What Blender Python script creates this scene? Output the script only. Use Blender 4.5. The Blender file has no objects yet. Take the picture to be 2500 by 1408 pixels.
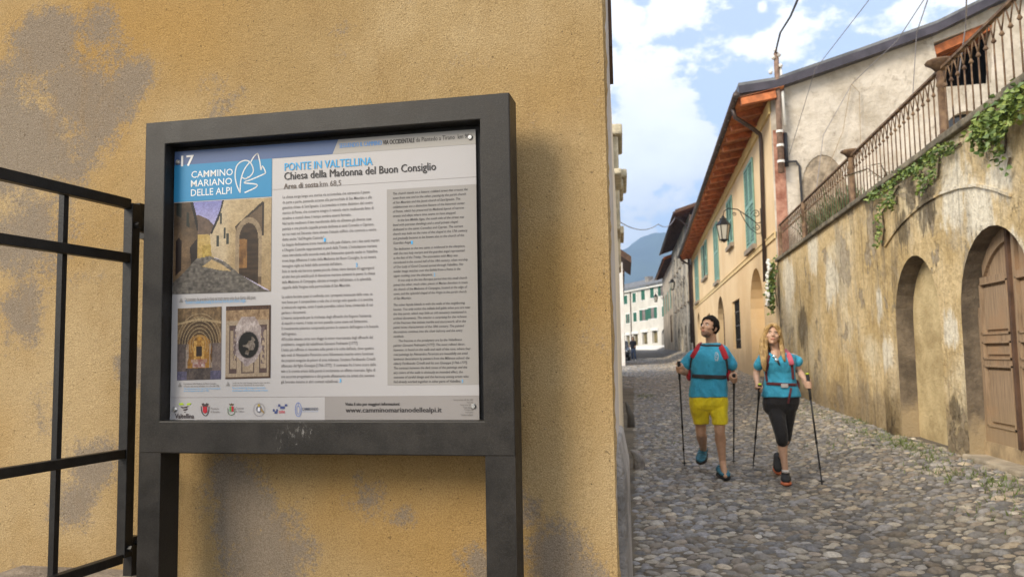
import bpy, bmesh, math, random
from mathutils import noise as mnoise
import numpy as np
from mathutils import Vector, Matrix
from mathutils.geometry import tessellate_polygon
from mathutils.bvhtree import BVHTree
random.seed(7); np.random.seed(7)
R = math.radians
scene = bpy.context.scene
col = scene.collection
# ------------------------------------------------------------------ camera
CAM_H = 1.36
F_PX = 1950.0
cam_d = bpy.data.cameras.new("camera"); cam = bpy.data.objects.new("camera", cam_d); col.objects.link(cam)
def nrm(v):
    v = np.array(v, float); return v/np.linalg.norm(v)
_up = nrm((-390, 23300, -1950)); _fw = np.array((323, -158, -1950.0))
_fw = nrm(_fw-_up*(_fw@_up)); _ri = nrm(np.cross(_fw, _up))
CM = np.array([_ri, _fw, _up])                      # camera axes -> world
cam.matrix_world = Matrix(((CM[0][0], CM[0][1], CM[0][2], 0), (CM[1][0], CM[1][1], CM[1][2], 0), (CM[2][0], CM[2][1], CM[2][2], CAM_H), (0, 0, 0, 1)))
cam_d.sensor_width = 36; cam_d.lens = 36*F_PX/2500; cam_d.clip_end = 20000; cam_d.clip_start = 0.05
cam_d.dof.use_dof = True; cam_d.dof.focus_distance = 2.05; cam_d.dof.aperture_fstop = 8.0
scene.camera = cam
# ------------------------------------------------------------------ light
SUN = Vector((-0.56, -0.64, 0.53)).normalized()     # towards the bright low veil of sun behind the viewer
world = bpy.data.worlds.new("World"); scene.world = world; world.use_nodes = True
sun_d = bpy.data.lights.new("sun", 'SUN'); sun_d.energy = 2.3; sun_d.angle = R(25); sun_d.color = (1, 0.89, 0.72)
sun = bpy.data.objects.new("sun", sun_d); col.objects.link(sun); sun.location = (-20, -40, 30)
sun.rotation_euler = (-SUN).to_track_quat('-Z', 'Y').to_euler()
scene.view_settings.view_transform = 'Standard'; scene.view_settings.look = 'None'
scene.view_settings.exposure = 1.2; scene.view_settings.gamma = 1
def build_world():
    nt = world.node_tree; nd = nt.nodes; lk = nt.links; nd.clear()
    out = nd.new('ShaderNodeOutputWorld'); bg = nd.new('ShaderNodeBackground'); lk.new(bg.outputs[0], out.inputs[0])
    bg.inputs[1].default_value = 0.12
    sky = nd.new('ShaderNodeTexSky'); sky.sky_type = 'NISHITA'; sky.sun_disc = False
    sky.sun_elevation = math.asin(SUN.z); sky.sun_rotation = math.atan2(SUN.x, SUN.y)
    sky.air_density = 1.0; sky.dust_density = 1.5; sky.ozone_density = 1.0
    tc = nd.new('ShaderNodeTexCoord')
    nz = nd.new('ShaderNodeTexNoise'); nz.inputs['Scale'].default_value = 7; nz.inputs['Detail'].default_value = 9; nz.inputs['Roughness'].default_value = 0.62
    mp = nd.new('ShaderNodeMapping'); mp.inputs['Scale'].default_value = (1, 1, 1.7); lk.new(tc.outputs['Generated'], mp.inputs[0]); lk.new(mp.outputs[0], nz.inputs['Vector'])
    # cumulus: banks at given bearings, broken up by the noise
    banks = [(1600, 320, .075, 1.15), (1680, 390, .075, 1.15), (1560, 400, .09, 1.0), (1600, 520, .12, .62), (1655, 15, .05, .85), (1650, -60, .08, .7), (1525, 40, .04, .7), (1860, 20, .016, .45), (1540, 640, .10, .40)]
    acc = None
    for (u, v, r, w) in banks:
        d = nrm(CM@np.array((u-1250, 704-v, -F_PX)))
        dist = nd.new('ShaderNodeVectorMath'); dist.operation = 'DISTANCE'; lk.new(tc.outputs['Generated'], dist.inputs[0]); dist.inputs[1].default_value = d
        mr = nd.new('ShaderNodeMapRange'); lk.new(dist.outputs['Value'], mr.inputs[0]); mr.inputs[1].default_value = 0; mr.inputs[2].default_value = r*1.5; mr.inputs[3].default_value = w*.62; mr.inputs[4].default_value = -0.42
        if acc is None: acc = mr.outputs[0]
        else:
            mx = nd.new('ShaderNodeMath'); mx.operation = 'MAXIMUM'; lk.new(acc, mx.inputs[0]); lk.new(mr.outputs[0], mx.inputs[1]); acc = mx.outputs[0]
    # scattered cloud over the rest of the sky, behind and overhead
    gen = nd.new('ShaderNodeTexNoise'); gen.inputs['Scale'].default_value = 2.2; gen.inputs['Detail'].default_value = 5; lk.new(mp.outputs[0], gen.inputs['Vector'])
    sx = nd.new('ShaderNodeSeparateXYZ'); lk.new(tc.outputs['Generated'], sx.inputs[0])
    beh = nd.new('ShaderNodeMapRange'); lk.new(sx.outputs['Y'], beh.inputs[0]); beh.inputs[1].default_value = 0.6; beh.inputs[2].default_value = 0.1; beh.inputs[3].default_value = -0.5; beh.inputs[4].default_value = -0.14
    g2 = nd.new('ShaderNodeMath'); g2.operation = 'ADD'; lk.new(gen.outputs['Fac'], g2.inputs[0]); lk.new(beh.outputs[0], g2.inputs[1])
    mx = nd.new('ShaderNodeMath'); mx.operation = 'MAXIMUM'; lk.new(acc, mx.inputs[0]); lk.new(g2.outputs[0], mx.inputs[1])
    nsub = nd.new('ShaderNodeMath'); nsub.operation = 'MULTIPLY_ADD'; lk.new(nz.outputs['Fac'], nsub.inputs[0]); nsub.inputs[1].default_value = 2.0; nsub.inputs[2].default_value = -1.0
    add = nd.new('ShaderNodeMath'); lk.new(mx.outputs[0], add.inputs[0]); lk.new(nsub.outputs[0], add.inputs[1])
    cm = nd.new('ShaderNodeMapRange'); cm.interpolation_type = 'SMOOTHSTEP'; lk.new(add.outputs[0], cm.inputs[0]); cm.inputs[1].default_value = 0.08; cm.inputs[2].default_value = 0.23
    # thin white veil over the blue
    veil = nd.new('ShaderNodeMix'); veil.data_type = 'RGBA'; veil.inputs['Factor'].default_value = 0.52
    lk.new(sky.outputs[0], veil.inputs['A']); veil.inputs['B'].default_value = (4.0, 4.3, 5.35, 1)
    shade = nd.new('ShaderNodeMapRange'); lk.new(nz.outputs['Fac'], shade.inputs[0]); shade.inputs[1].default_value = .35; shade.inputs[2].default_value = .6; shade.inputs[3].default_value = 5.0; shade.inputs[4].default_value = 6.0
    cc = nd.new('ShaderNodeCombineColor'); 
    for i in range(3): lk.new(shade.outputs[0], cc.inputs[i])
    mix = nd.new('ShaderNodeMix'); mix.data_type = 'RGBA'; lk.new(cm.outputs[0], mix.inputs['Factor']); lk.new(veil.outputs['Result'], mix.inputs['A']); lk.new(cc.outputs[0], mix.inputs['B'])
    lk.new(mix.outputs['Result'], bg.inputs[0])
build_world()
# ------------------------------------------------------------------ helpers
CP = np.array((0, 0, CAM_H))
def ray(u, v): return CM@np.array((u-1250, 704-v, -F_PX))
def at(u, v, axis, val):
    "the point seen at photo pixel (u,v) on the plane axis = val"
    r = ray(u, v); i = 'XYZ'.index(axis); return Vector(CP+r*((val-CP[i])/r[i]))
def A(u, v, Y): return at(u, v, 'Y', Y)
def sm(t): t = min(1, max(0, t)); return t*t*(3-2*t)
def gz(x, y):
    long = 0.0175*(min(max(y, 11), 130)-11)
    return long+sm((x-1.3)/1.9)*(0.21+min(.3, .012*max(0, y-16)))
OFF = {}
def empty(name, loc):
    o = bpy.data.objects.new(name, None); o.empty_display_size = .2; col.objects.link(o); o.location = loc; OFF[o.name] = Vector(loc); return o
def tag(o, label=None, cat=None, group=None, kind=None):
    if label: o['label'] = label
    if cat: o['category'] = cat
    if group: o['group'] = group
    if kind: o['kind'] = kind
    return o
def thing(name, loc, label, cat, group=None): return tag(empty(name, loc), label, cat, group)
def root(o):
    while o.parent: o = o.parent
    return o
class MB:
    def __init__(s): s.v = []; s.f = []; s.c = []; s.cur = None
    def add(s, vs, fs, c=None):
        n = len(s.v); s.v += [tuple(v) for v in vs]; s.f += [tuple(i+n for i in f) for f in fs]
        s.c += [c if c is not None else s.cur]*len(fs); return s
    def quad(s, a, b, c, d, colr=None): return s.add([a, b, c, d], [(0, 1, 2, 3)], colr)
    def poly(s, pts, colr=None): return s.add(pts, [tuple(range(len(pts)))], colr)
    def obox(s, o, ax, ay, az, colr=None):
        o = Vector(o); ax = Vector(ax); ay = Vector(ay); az = Vector(az)
        vs = [o, o+ax, o+ax+ay, o+ay, o+az, o+ax+az, o+ax+ay+az, o+ay+az]
        fs = [(0, 3, 2, 1), (4, 5, 6, 7), (0, 1, 5, 4), (1, 2, 6, 5), (2, 3, 7, 6), (3, 0, 4, 7)]
        if ax.cross(ay).dot(az) < 0: fs = [f[::-1] for f in fs]
        return s.add(vs, fs, colr)
    def box(s, lo, hi, colr=None):
        lo = Vector(lo); hi = Vector(hi); d = hi-lo
        return s.obox(lo, (d.x, 0, 0), (0, d.y, 0), (0, 0, d.z), colr)
    def bar(s, p, q, w, h=None, upv=(0, 0, 1), colr=None):
        p = Vector(p); q = Vector(q); d = (q-p); h = h or w; t = d.normalized(); upv = Vector(upv)
        if abs(t.dot(upv)) > .98: upv = Vector((0, 1, 0))
        x = t.cross(upv).normalized(); y = x.cross(t).normalized()
        return s.obox(p-x*w/2-y*h/2, x*w, d, y*h, colr)
    def loft(s, rings, n=14, caps=True, colr=None, pw=2.0):
        "rings: (centre, half axis a, half axis b)"
        vs = []; fs = []
        for c, a, b in rings:
            c = Vector(c); a = Vector(a); b = Vector(b)
            for k in range(n):
                t = 2*math.pi*k/n; ct, st = math.cos(t), math.sin(t)
                e = 2/pw; vs.append(c+a*math.copysign(abs(ct)**e, ct)+b*math.copysign(abs(st)**e, st))
        m = len(rings)
        for i in range(m-1):
            for k in range(n):
                fs.append((i*n+k, i*n+(k+1) % n, (i+1)*n+(k+1) % n, (i+1)*n+k))
        if caps:
            fs.append(tuple(range(n))[::-1]); fs.append(tuple((m-1)*n+k for k in range(n)))
        return s.add(vs, fs, colr)
    def tube(s, pts, r, n=8, colr=None, round_=False):
        pts = [Vector(p) for p in pts]; rs = r if isinstance(r, (list, tuple)) else [r]*len(pts)
        rings = []; pa = None
        if round_:
            d0 = (pts[0]-pts[1]).normalized(); d1 = (pts[-1]-pts[-2]).normalized()
            pts = [pts[0]+d0*rs[0]*.95, pts[0]+d0*rs[0]*.6]+pts+[pts[-1]+d1*rs[-1]*.6, pts[-1]+d1*rs[-1]*.95]
            rs = [rs[0]*.3, rs[0]*.78]+list(rs)+[rs[-1]*.78, rs[-1]*.3]
        for i, p in enumerate(pts):
            t = (pts[min(i+1, len(pts)-1)]-pts[max(i-1, 0)]).normalized()
            if pa is None:
                g = Vector((0, 0, 1)) if abs(t.z) < .9 else Vector((1, 0, 0)); pa = t.cross(g).normalized()
            pa = (pa-t*pa.dot(t)).normalized(); pb = t.cross(pa)
            rings.append((p, pa*rs[i], pb*rs[i]))
        return s.loft(rings, n, True, colr)
    def ball(s, c, rx, ry=None, rz=None, n=12, m=8, M=None, colr=None):
        ry = ry or rx; rz = rz or rx; c = Vector(c); M = M or Matrix.Identity(3); vs = []; fs = []
        vs.append(c+M@Vector((0, 0, -rz)))
        for i in range(1, m):
            ph = -math.pi/2+math.pi*i/m
            for k in range(n):
                t = 2*math.pi*k/n; vs.append(c+M@Vector((rx*math.cos(ph)*math.cos(t), ry*math.cos(ph)*math.sin(t), rz*math.sin(ph))))
        vs.append(c+M@Vector((0, 0, rz))); L = len(vs)-1
        for k in range(n): fs.append((0, 1+(k+1) % n, 1+k))
        for i in range(m-2):
            for k in range(n): fs.append((1+i*n+k, 1+i*n+(k+1) % n, 1+(i+1)*n+(k+1) % n, 1+(i+1)*n+k))
        for k in range(n): fs.append((L, 1+(m-2)*n+k, 1+(m-2)*n+(k+1) % n))
        return s.add(vs, fs, colr)
    def build(s, name, mat, parent=None, smooth=False, bevel=0, base=None, fix=True):
        me = bpy.data.meshes.new(name)
        if parent is not None: off = OFF[root(parent).name]
        elif base is not None: off = Vector(base)
        else:
            a = np.array(s.v); off = Vector(((a[:, 0].min()+a[:, 0].max())/2, (a[:, 1].min()+a[:, 1].max())/2, a[:, 2].min()))
        me.from_pydata([(v[0]-off.x, v[1]-off.y, v[2]-off.z) for v in s.v], [], s.f)
        if fix:
            bm = bmesh.new(); bm.from_mesh(me); bmesh.ops.recalc_face_normals(bm, faces=bm.faces); bm.to_mesh(me); bm.free()
        if any(c is not None for c in s.c):
            at_ = me.color_attributes.new('Col', 'FLOAT_COLOR', 'CORNER'); arr = []
            for f, c in zip(me.polygons, s.c):
                c = c or (1, 1, 1); arr += [c[0], c[1], c[2], 1]*f.loop_total
            at_.data.foreach_set('color', arr)
        if smooth: me.polygons.foreach_set('use_smooth', [True]*len(me.polygons))
        for m_ in (mat if isinstance(mat, (list, tuple)) else [mat]): me.materials.append(m_)
        o = bpy.data.objects.new(name, me); col.objects.link(o)
        if parent is not None: o.parent = parent
        else: o.location = off; OFF[o.name] = off
        if bevel:
            b = o.modifiers.new('bevel', 'BEVEL'); b.width = bevel; b.segments = 2; b.limit_method = 'ANGLE'
        return o
def remeshed(mb, voxel, name, mat, parent, smooth=6, decimate=None):
    "fuse overlapping lofts into one continuous skin"
    o = mb.build(name, mat, parent, True)
    r = o.modifiers.new('r', 'REMESH'); r.mode = 'VOXEL'; r.voxel_size = voxel
    if smooth:
        m = o.modifiers.new('s', 'SMOOTH'); m.iterations = smooth; m.factor = .5
    dg = bpy.context.evaluated_depsgraph_get(); dg.update()
    me = bpy.data.meshes.new_from_object(o.evaluated_get(dg)); o.modifiers.clear(); old = o.data; o.data = me; bpy.data.meshes.remove(old)
    me.name = name; me.polygons.foreach_set('use_smooth', [True]*len(me.polygons))
    if not me.materials: me.materials.append(mat)
    return o
def folds(o, amp, sc, z0=None, z1=None, seed=0):
    "press soft cloth folds into a finished garment"
    me = o.data; co = [v.co.copy() for v in me.vertices]; no = [v.normal.copy() for v in me.vertices]; off = OFF[root(o).name]
    for v, c, n in zip(me.vertices, co, no):
        w = c+off; p = Vector((w.x*sc[0]+w.z*sc[3], w.y*sc[1], w.z*sc[2]+w.x*sc[3]*.4+seed)); f = mnoise.noise(p); r = 1-abs(f)*2.2
        g = mnoise.noise(p*2.3+Vector((5, 1, 3))); v.co = c+n*amp*(r*.8+g*.5)
    me.update(); return o
# ------------------------------------------------------------------ materials
class NT:
    def __init__(s, name):
        s.m = bpy.data.materials.new(name); s.m.use_nodes = True; s.nt = s.m.node_tree; s.n = s.nt.nodes; s.l = s.nt.links
        s.b = s.n['Principled BSDF']; g = s.n.new('ShaderNodeNewGeometry'); s.pos = g.outputs['Position']
    def map(s, sc, vec=None, rot=None):
        m = s.n.new('ShaderNodeMapping'); s.l.new(vec or s.pos, m.inputs[0]); m.inputs['Scale'].default_value = sc
        if rot: m.inputs['Rotation'].default_value = rot
        return m.outputs[0]
    def noise(s, scale, detail=4, rough=.55, vec=None, dist=0):
        t = s.n.new('ShaderNodeTexNoise'); s.l.new(vec or s.pos, t.inputs['Vector']); t.inputs['Scale'].default_value = scale; t.inputs['Detail'].default_value = detail; t.inputs['Roughness'].default_value = rough; t.inputs['Distortion'].default_value = dist
        return t.outputs['Fac']
    def voro(s, scale, feat='F1', vec=None, out='Distance', rnd=1):
        t = s.n.new('ShaderNodeTexVoronoi'); t.feature = feat; s.l.new(vec or s.pos, t.inputs['Vector']); t.inputs['Scale'].default_value = scale; t.inputs['Randomness'].default_value = rnd
        return t.outputs[out]
    def rng(s, x, a, b, c=0, d=1, smooth=True):
        t = s.n.new('ShaderNodeMapRange'); t.interpolation_type = 'SMOOTHSTEP' if smooth else 'LINEAR'; s.l.new(x, t.inputs[0])
        for i, q in enumerate((a, b, c, d)): t.inputs[i+1].default_value = q
        return t.outputs[0]
    def math(s, op, a, b=None, c=None):
        t = s.n.new('ShaderNodeMath'); t.operation = op
        for i, q in enumerate((a, b, c)):
            if q is None: continue
            if isinstance(q, (int, float)): t.inputs[i].default_value = q
            else: s.l.new(q, t.inputs[i])
        return t.outputs[0]
    def mix(s, f, a, b, mode='MIX'):
        t = s.n.new('ShaderNodeMix'); t.data_type = 'RGBA'; t.blend_type = mode
        for k, q in (('Factor', f), ('A', a), ('B', b)):
            if isinstance(q, (int, float)): t.inputs[k].default_value = q
            elif isinstance(q, tuple): t.inputs[k].default_value = (q+(1,))[:4]
            else: s.l.new(q, t.inputs[k])
        return t.outputs['Result']
    def attr(s, name='Col'):
        t = s.n.new('ShaderNodeAttribute'); t.attribute_name = name; return t.outputs['Color']
    def xyz(s):
        t = s.n.new('ShaderNodeSeparateXYZ'); s.l.new(s.pos, t.inputs[0]); return t.outputs
    def col(s, c):
        if isinstance(c, tuple): s.b.inputs['Base Color'].default_value = (c+(1,))[:4]
        else: s.l.new(c, s.b.inputs['Base Color'])
        return s
    def rough(s, r):
        if isinstance(r, (int, float)): s.b.inputs['Roughness'].default_value = r
        else: s.l.new(r, s.b.inputs['Roughness'])
        return s
    def bump(s, h, dist, strength=1.0):
        prev = s.b.inputs['Normal'].links[0].from_socket if s.b.inputs['Normal'].links else None
        t = s.n.new('ShaderNodeBump'); s.l.new(h, t.inputs['Height']); t.inputs['Distance'].default_value = dist; t.inputs['Strength'].default_value = strength
        if prev: s.l.new(prev, t.inputs['Normal'])
        s.l.new(t.outputs[0], s.b.inputs['Normal']); return s
    def blobs(s, pts, warp=None):
        "union of soft round patches (x,y,z,r) around world points"
        acc = None
        for (x, y, z, r) in pts:
            d = s.n.new('ShaderNodeVectorMath'); d.operation = 'DISTANCE'; s.l.new(s.pos, d.inputs[0]); d.inputs[1].default_value = (x, y, z)
            q = s.rng(d.outputs['Value'], 0, r, 1, 0, False)
            acc = q if acc is None else s.math('MAXIMUM', acc, q)
        return acc
def dark(c, f): return tuple(x*f for x in c[:3])
def simple(name, c, rough=.7, metal=0, var=.18, sc=6, bump=0, bsc=60, spec=None, c2=None, coat=0):
    k = NT(name); n = k.noise(sc, 5, .6); k.col(k.mix(k.rng(n, .3, .7), dark(c, 1-var), c2 or tuple(min(1, x*(1+var)) for x in c)))
    k.rough(rough); k.b.inputs['Metallic'].default_value = metal
    if bump: k.bump(k.noise(bsc, 4, .65), bump)
    if spec is not None: k.b.inputs['Specular IOR Level'].default_value = spec
    if coat: k.b.inputs['Coat Weight'].default_value = coat; k.b.inputs['Coat Roughness'].default_value = .25
    return k.m
M = {}
def mat_yellow():
    k = NT('yellow_roughcast_plaster')
    base = k.mix(k.rng(k.noise(1.6, 5, .6), .35, .65), (.41, .282, .128), (.50, .37, .20))
    base = k.mix(k.rng(k.noise(.9, 3), .45, .7), base, (.43, .268, .095))
    # grey weathered patches where the colour coat has worn away
    W = lambda u, v: tuple(at(u, v, 'Y', 2.22))
    b = k.blobs([W(170, 230)+(.34,), W(60, 330)+(.34,), W(120, 120)+(.22,), W(230, 70)+(.14,), W(330, 190)+(.12,), W(60, 560)+(.22,), W(40, 780)+(.16,), W(250, 290)+(.1,),
                 W(585, 1260)+(.19,), W(640, 1360)+(.22,), W(560, 1180)+(.14,), W(900, 1215)+(.12,), W(980, 1260)+(.09,), W(1360, 1340)+(.17,), W(1420, 1390)+(.15,), W(1180, 1380)+(.12,), W(230, 1130)+(.14,), W(180, 1240)+(.14,), W(1290, 1250)+(.1,), W(330, 900)+(.10,), W(560, 1030)+(.1,)])
    grain = k.noise(330, 2, .7)
    n = k.math('ADD', k.math('MULTIPLY', k.noise(4.2, 7, .66), 2.3), -1.15)
    n = k.math('ADD', n, k.math('MULTIPLY_ADD', k.noise(95, 3, .75), 1.1, -.55))
    gm = k.math('MULTIPLY', k.rng(k.math('ADD', b, n), .24, .62), .82)
    c = k.mix(gm, base, k.mix(k.noise(150, 3), (.19, .158, .13), (.315, .27, .225)))
    # dirt film running down and pits in the render
    c = k.mix(k.math('MULTIPLY', k.rng(k.noise(3, 6, .7, k.map((3, 3, 1.0))), .52, .75), .35), c, (.30, .185, .075))
    pit = k.rng(k.noise(75, 2, .5), .70, .76)
    c = k.mix(k.math('MULTIPLY', pit, .55), c, (.10, .065, .035))
    sp = k.rng(k.voro(26), .075, .04, 0, 1); c = k.mix(k.math('MULTIPLY', sp, .7), c, (.06, .042, .03))
    c = k.mix(k.rng(grain, .36, .62), k.mix(1.0, c, (.66, .64, .61), 'MULTIPLY'), c)
    k.col(c).rough(.92); k.b.inputs['Specular IOR Level'].default_value = .2
    k.bump(k.noise(14, 3, .6), .006, .6); k.bump(k.noise(210, 3, .75), .0050, 1.0); return k.m
def mat_garden():
    k = NT('stained_old_plaster')
    c = k.mix(k.rng(k.noise(1.1, 6, .65), .35, .65), (.52, .385, .19), (.72, .57, .335))
    # ochre run, pale lime patches, grey soot streaks running down, damp foot
    c = k.mix(k.rng(k.noise(.55, 5, .6, None, .6), .50, .66), c, (.72, .62, .43))
    c = k.mix(k.math('MULTIPLY', k.rng(k.noise(1.0, 8, .7, k.map((1, 2.0, .42)), .8), .53, .70), .72), c, (.155, .118, .075))
    c = k.mix(k.math('MULTIPLY', k.rng(k.noise(2.3, 6, .7, k.map((1, 3.5, .35))), .56, .72), .6), c, (.34, .24, .09))
    peel = k.rng(k.noise(.85, 9, .72, k.map((1, 1, .8)), .5), .575, .590); c = k.mix(peel, c, k.mix(k.noise(7, 4), (.30, .235, .15), (.52, .44, .32)))
    W = lambda u, v: tuple(at(u, v, 'X', 3.3))
    wh = k.blobs([W(1925, 690)+(1.3,), W(1985, 610)+(.9,), W(2030, 690)+(.9,), W(2330, 480)+(.75,), W(2390, 520)+(.6,), W(2470, 640)+(.5,), W(2150, 740)+(.5,), W(2170, 860)+(.45,), W(2320, 800)+(.4,), W(2440, 420)+(.5,)])
    c = k.mix(k.rng(k.math('ADD', wh, k.math('MULTIPLY_ADD', k.noise(3.2, 6, .7, k.map((1, 1.5, .6))), 1.5, -.75)), .36, .66), c, (.80, .74, .60))
    dk = k.blobs([W(2205, 560)+(.45,), W(2260, 500)+(.55,), W(2225, 480)+(.4,), W(2140, 560)+(.35,), W(1960, 800)+(.9,), W(2120, 480)+(.5,), W(1900, 760)+(1.1,), W(2250, 960)+(.3,), W(2330, 1000)+(.25,)])
    c = k.mix(k.math('MULTIPLY', k.rng(k.math('ADD', dk, k.math('MULTIPLY_ADD', k.noise(6, 6, .7, k.map((1, 2, .5))), 1.5, -.75)), .34, .62), .85), c, (.125, .10, .065))
    c = k.mix(k.math('MULTIPLY', k.rng(k.noise(1.0, 8, .72, k.map((1, 3.2, .16)), .4), .55, .68), .62), c, (.17, .14, .10)); c = k.mix(k.math('MULTIPLY', k.rng(k.noise(.7, 7, .7, k.map((1, 1.3, .9)), .4), .5, .62), .45), c, (.47, .42, .335))
    z = k.xyz()['Z']; damp = k.rng(k.math('ADD', z, k.math('MULTIPLY_ADD', k.noise(2.5, 5), 1.2, -.6)), 1.05, .45, 0, .6)
    c = k.mix(damp, c, (.215, .165, .105))
    cr = k.rng(k.voro(1.1, 'DISTANCE_TO_EDGE', k.map((1, 1, 1))),   .010, .0, 0, .22); c = k.mix(cr, c, (.12, .09, .06))
    c = k.mix(k.rng(k.noise(14, 5, .7), .3, .62), k.mix(1.0, c, (.72, .70, .68), 'MULTIPLY'), c)
    k.col(c).rough(.93); k.b.inputs['Specular IOR Level'].default_value = .15
    k.bump(k.noise(5, 5, .65), .06, .8); k.bump(k.noise(38, 4, .7), .018, .9); k.bump(peel, -.012, 1.0); return k.m
def mat_shaded_soot():  # soot tone, darkened further to put recess shade into the jamb colour
    k = NT('shaded_sooty_render'); c = k.mix(k.rng(k.noise(2.6, 6, .68), .38, .66), (.085, .066, .047), (.20, .158, .112)); z = k.xyz()['Z']
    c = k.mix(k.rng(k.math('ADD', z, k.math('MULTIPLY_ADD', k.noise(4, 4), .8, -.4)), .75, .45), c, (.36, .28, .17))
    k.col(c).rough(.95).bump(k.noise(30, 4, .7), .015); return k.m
def mat_house():
    k = NT('pale_yellow_plaster'); c = k.mix(k.rng(k.noise(.5, 5, .6), .3, .7), (.66, .475, .265), (.75, .575, .35))
    z = k.xyz()['Z']; c = k.mix(k.rng(k.math('ADD', z, k.math('MULTIPLY_ADD', k.noise(.9, 6, .7), 2.2, -1.1)), 2.0, .7, 0, .7), c, (.40, .30, .185))
    c = k.mix(k.math('MULTIPLY', k.rng(k.noise(1.4, 5, .7, k.map((1, 2, .3))), .55, .75), .3), c, (.86, .78, .62))
    k.col(c).rough(.9).bump(k.noise(30, 4), .006); return k.m
def mat_greywall():
    k = NT('bare_grey_render'); c = k.mix(k.rng(k.noise(1.2, 7, .68), .35, .65), (.44, .385, .31), (.64, .58, .50))
    c = k.mix(k.math('MULTIPLY', k.rng(k.noise(3.5, 6, .7), .56, .70), .65), c, (.26, .215, .165))
    c = k.mix(k.math('MULTIPLY', k.rng(k.noise(.8, 5, .6), .55, .66), .5), c, (.72, .67, .60))
    k.col(c).rough(.95).bump(k.noise(7, 5, .65), .06, .8); k.bump(k.noise(40, 3), .015); return k.m
def mat_street():
    k = NT('street_bed'); c = k.mix(k.rng(k.noise(2.2, 6, .65), .35, .65), (.085, .074, .060), (.17, .145, .11))
    y = k.xyz()['Y']; far = k.rng(y, 22, 40)
    vo = k.voro(6.5, 'F1', k.map((1, .7, 1)), 'Color'); sep = k.n.new('ShaderNodeSeparateColor'); k.l.new(vo, sep.inputs[0])
    st = k.mix(sep.outputs[0], (.13, .13, .145), (.30, .275, .24)); st = k.mix(k.rng(k.noise(.6, 5), .4, .65), st, (.20, .19, .18)); st = k.mix(k.rng(k.voro(6.5, 'DISTANCE_TO_EDGE', k.map((1, .7, 1))), 0, .12), (.05, .045, .04), st)
    k.col(k.mix(far, c, st)).rough(.85).bump(k.noise(60, 4), .01); return k.m
def mat_attr(name, rough, bump=0, bsc=40, var=0, spec=None):
    k = NT(name); c = k.attr()
    if var: c = k.mix(k.rng(k.noise(bsc*.6, 4, .65), .3, .68), k.mix(1.0, c, (1-var,)*3, 'MULTIPLY'), c)
    k.col(c).rough(rough)
    if spec is not None: k.b.inputs['Specular IOR Level'].default_value = spec
    if bump: k.bump(k.noise(bsc, 4, .6), bump)
    return k.m
def mat_steel():
    k = NT('dark_painted_steel'); n = k.noise(14, 6, .65); c = k.mix(k.rng(n, .35, .7), (.0125, .0108, .0092), (.023, .0198, .017))
    c = k.mix(k.math('MULTIPLY', k.rng(k.noise(240, 2), .42, .7), .12), c, (.08, .072, .062))
    # scuffs on the lower rail
    p = at(705, 1075, 'Y', 2.02); q = at(740, 1055, 'Y', 2.02)
    sc = k.math('MULTIPLY', k.blobs([(p.x, p.y, p.z, .05), (q.x, q.y, q.z, .04)]), k.rng(k.noise(95, 5, .75, k.map((1, 1, .5), None, (0, .6, 0))), .56, .66))
    c = k.mix(k.math('MULTIPLY', sc, .6), c, (.34, .32, .30))
    k.col(c).rough(k.rng(n, .3, .7, .38, .52)); k.b.inputs['Metallic'].default_value = 0; k.b.inputs['Specular IOR Level'].default_value = .3
    k.bump(k.noise(520, 2), .0012, .5); return k.m
def mat_wood():
    k = NT('weathered_door_wood'); g = k.noise(9, 6, .65, k.map((3, 6, .28))); c = k.mix(k.rng(g, .3, .7), (.19, .128, .08), (.37, .265, .17))
    c = k.mix(k.rng(k.noise(1.7, 5, .6), .5, .72), c, (.33, .205, .115)); z = k.xyz()['Z']
    c = k.mix(k.rng(k.math('ADD', z, k.math('MULTIPLY_ADD', k.noise(5, 4), .5, -.25)), .9, .5, 0, .6), c, (.33, .24, .14))
    k.col(c).rough(.75).bump(g, .006); return k.m
def mat_stonewall():
    k = NT('rubble_stone'); v = k.voro(2.6, 'F1', k.map((1, 1, 2.2)), 'Color'); s_ = k.n.new('ShaderNodeSeparateColor'); k.l.new(v, s_.inputs[0])
    c = k.mix(s_.outputs[0], (.17, .155, .135), (.50, .455, .38)); e = k.rng(k.voro(2.6, 'DISTANCE_TO_EDGE', k.map((1, 1, 2.2))), .0, .08)
    c = k.mix(e, (.42, .38, .31), c); c = k.mix(k.rng(k.noise(.35, 5, .6), .5, .58), c, (.60, .53, .42))
    k.col(c).rough(.95).bump(e, .06); k.bump(k.noise(9, 5), .05); return k.m
HAZE = 3.0e-4
def mat_leaf(name, a, b):
    k = NT(name); c = k.mix(k.rng(k.noise(9, 3), .3, .7), a, b); k.col(c).rough(.5)
    k.b.inputs['Subsurface Weight'].default_value = 0; k.b.inputs['Transmission Weight'].default_value = 0; return k.m
M['yellow'] = mat_yellow(); M['garden'] = mat_garden(); M['shaded_soot'] = mat_shaded_soot(); M['house'] = mat_house(); M['greywall'] = mat_greywall(); M['street'] = mat_street()
M['steel'] = mat_steel(); M['wood'] = mat_wood(); M['stonewall'] = mat_stonewall()
M['cobble'] = mat_attr('river_cobble', .62, .006, 70, .35, .35); M['ink'] = mat_attr('print_ink', .42, 0, 40, 0, .2)
M['return'] = simple('shaded_street_render', (.50, .455, .42), .92, 0, .12, 5, .006, 70)  # greyer tone paints the shaded near end of the street face
M['concrete'] = simple('old_concrete', (.26, .245, .235), .95, 0, .45, 5, .02, 30)
M['ledge'] = simple('ledge_stone', (.24, .195, .15), .95, 0, .4, 7, .012, 60)
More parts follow.
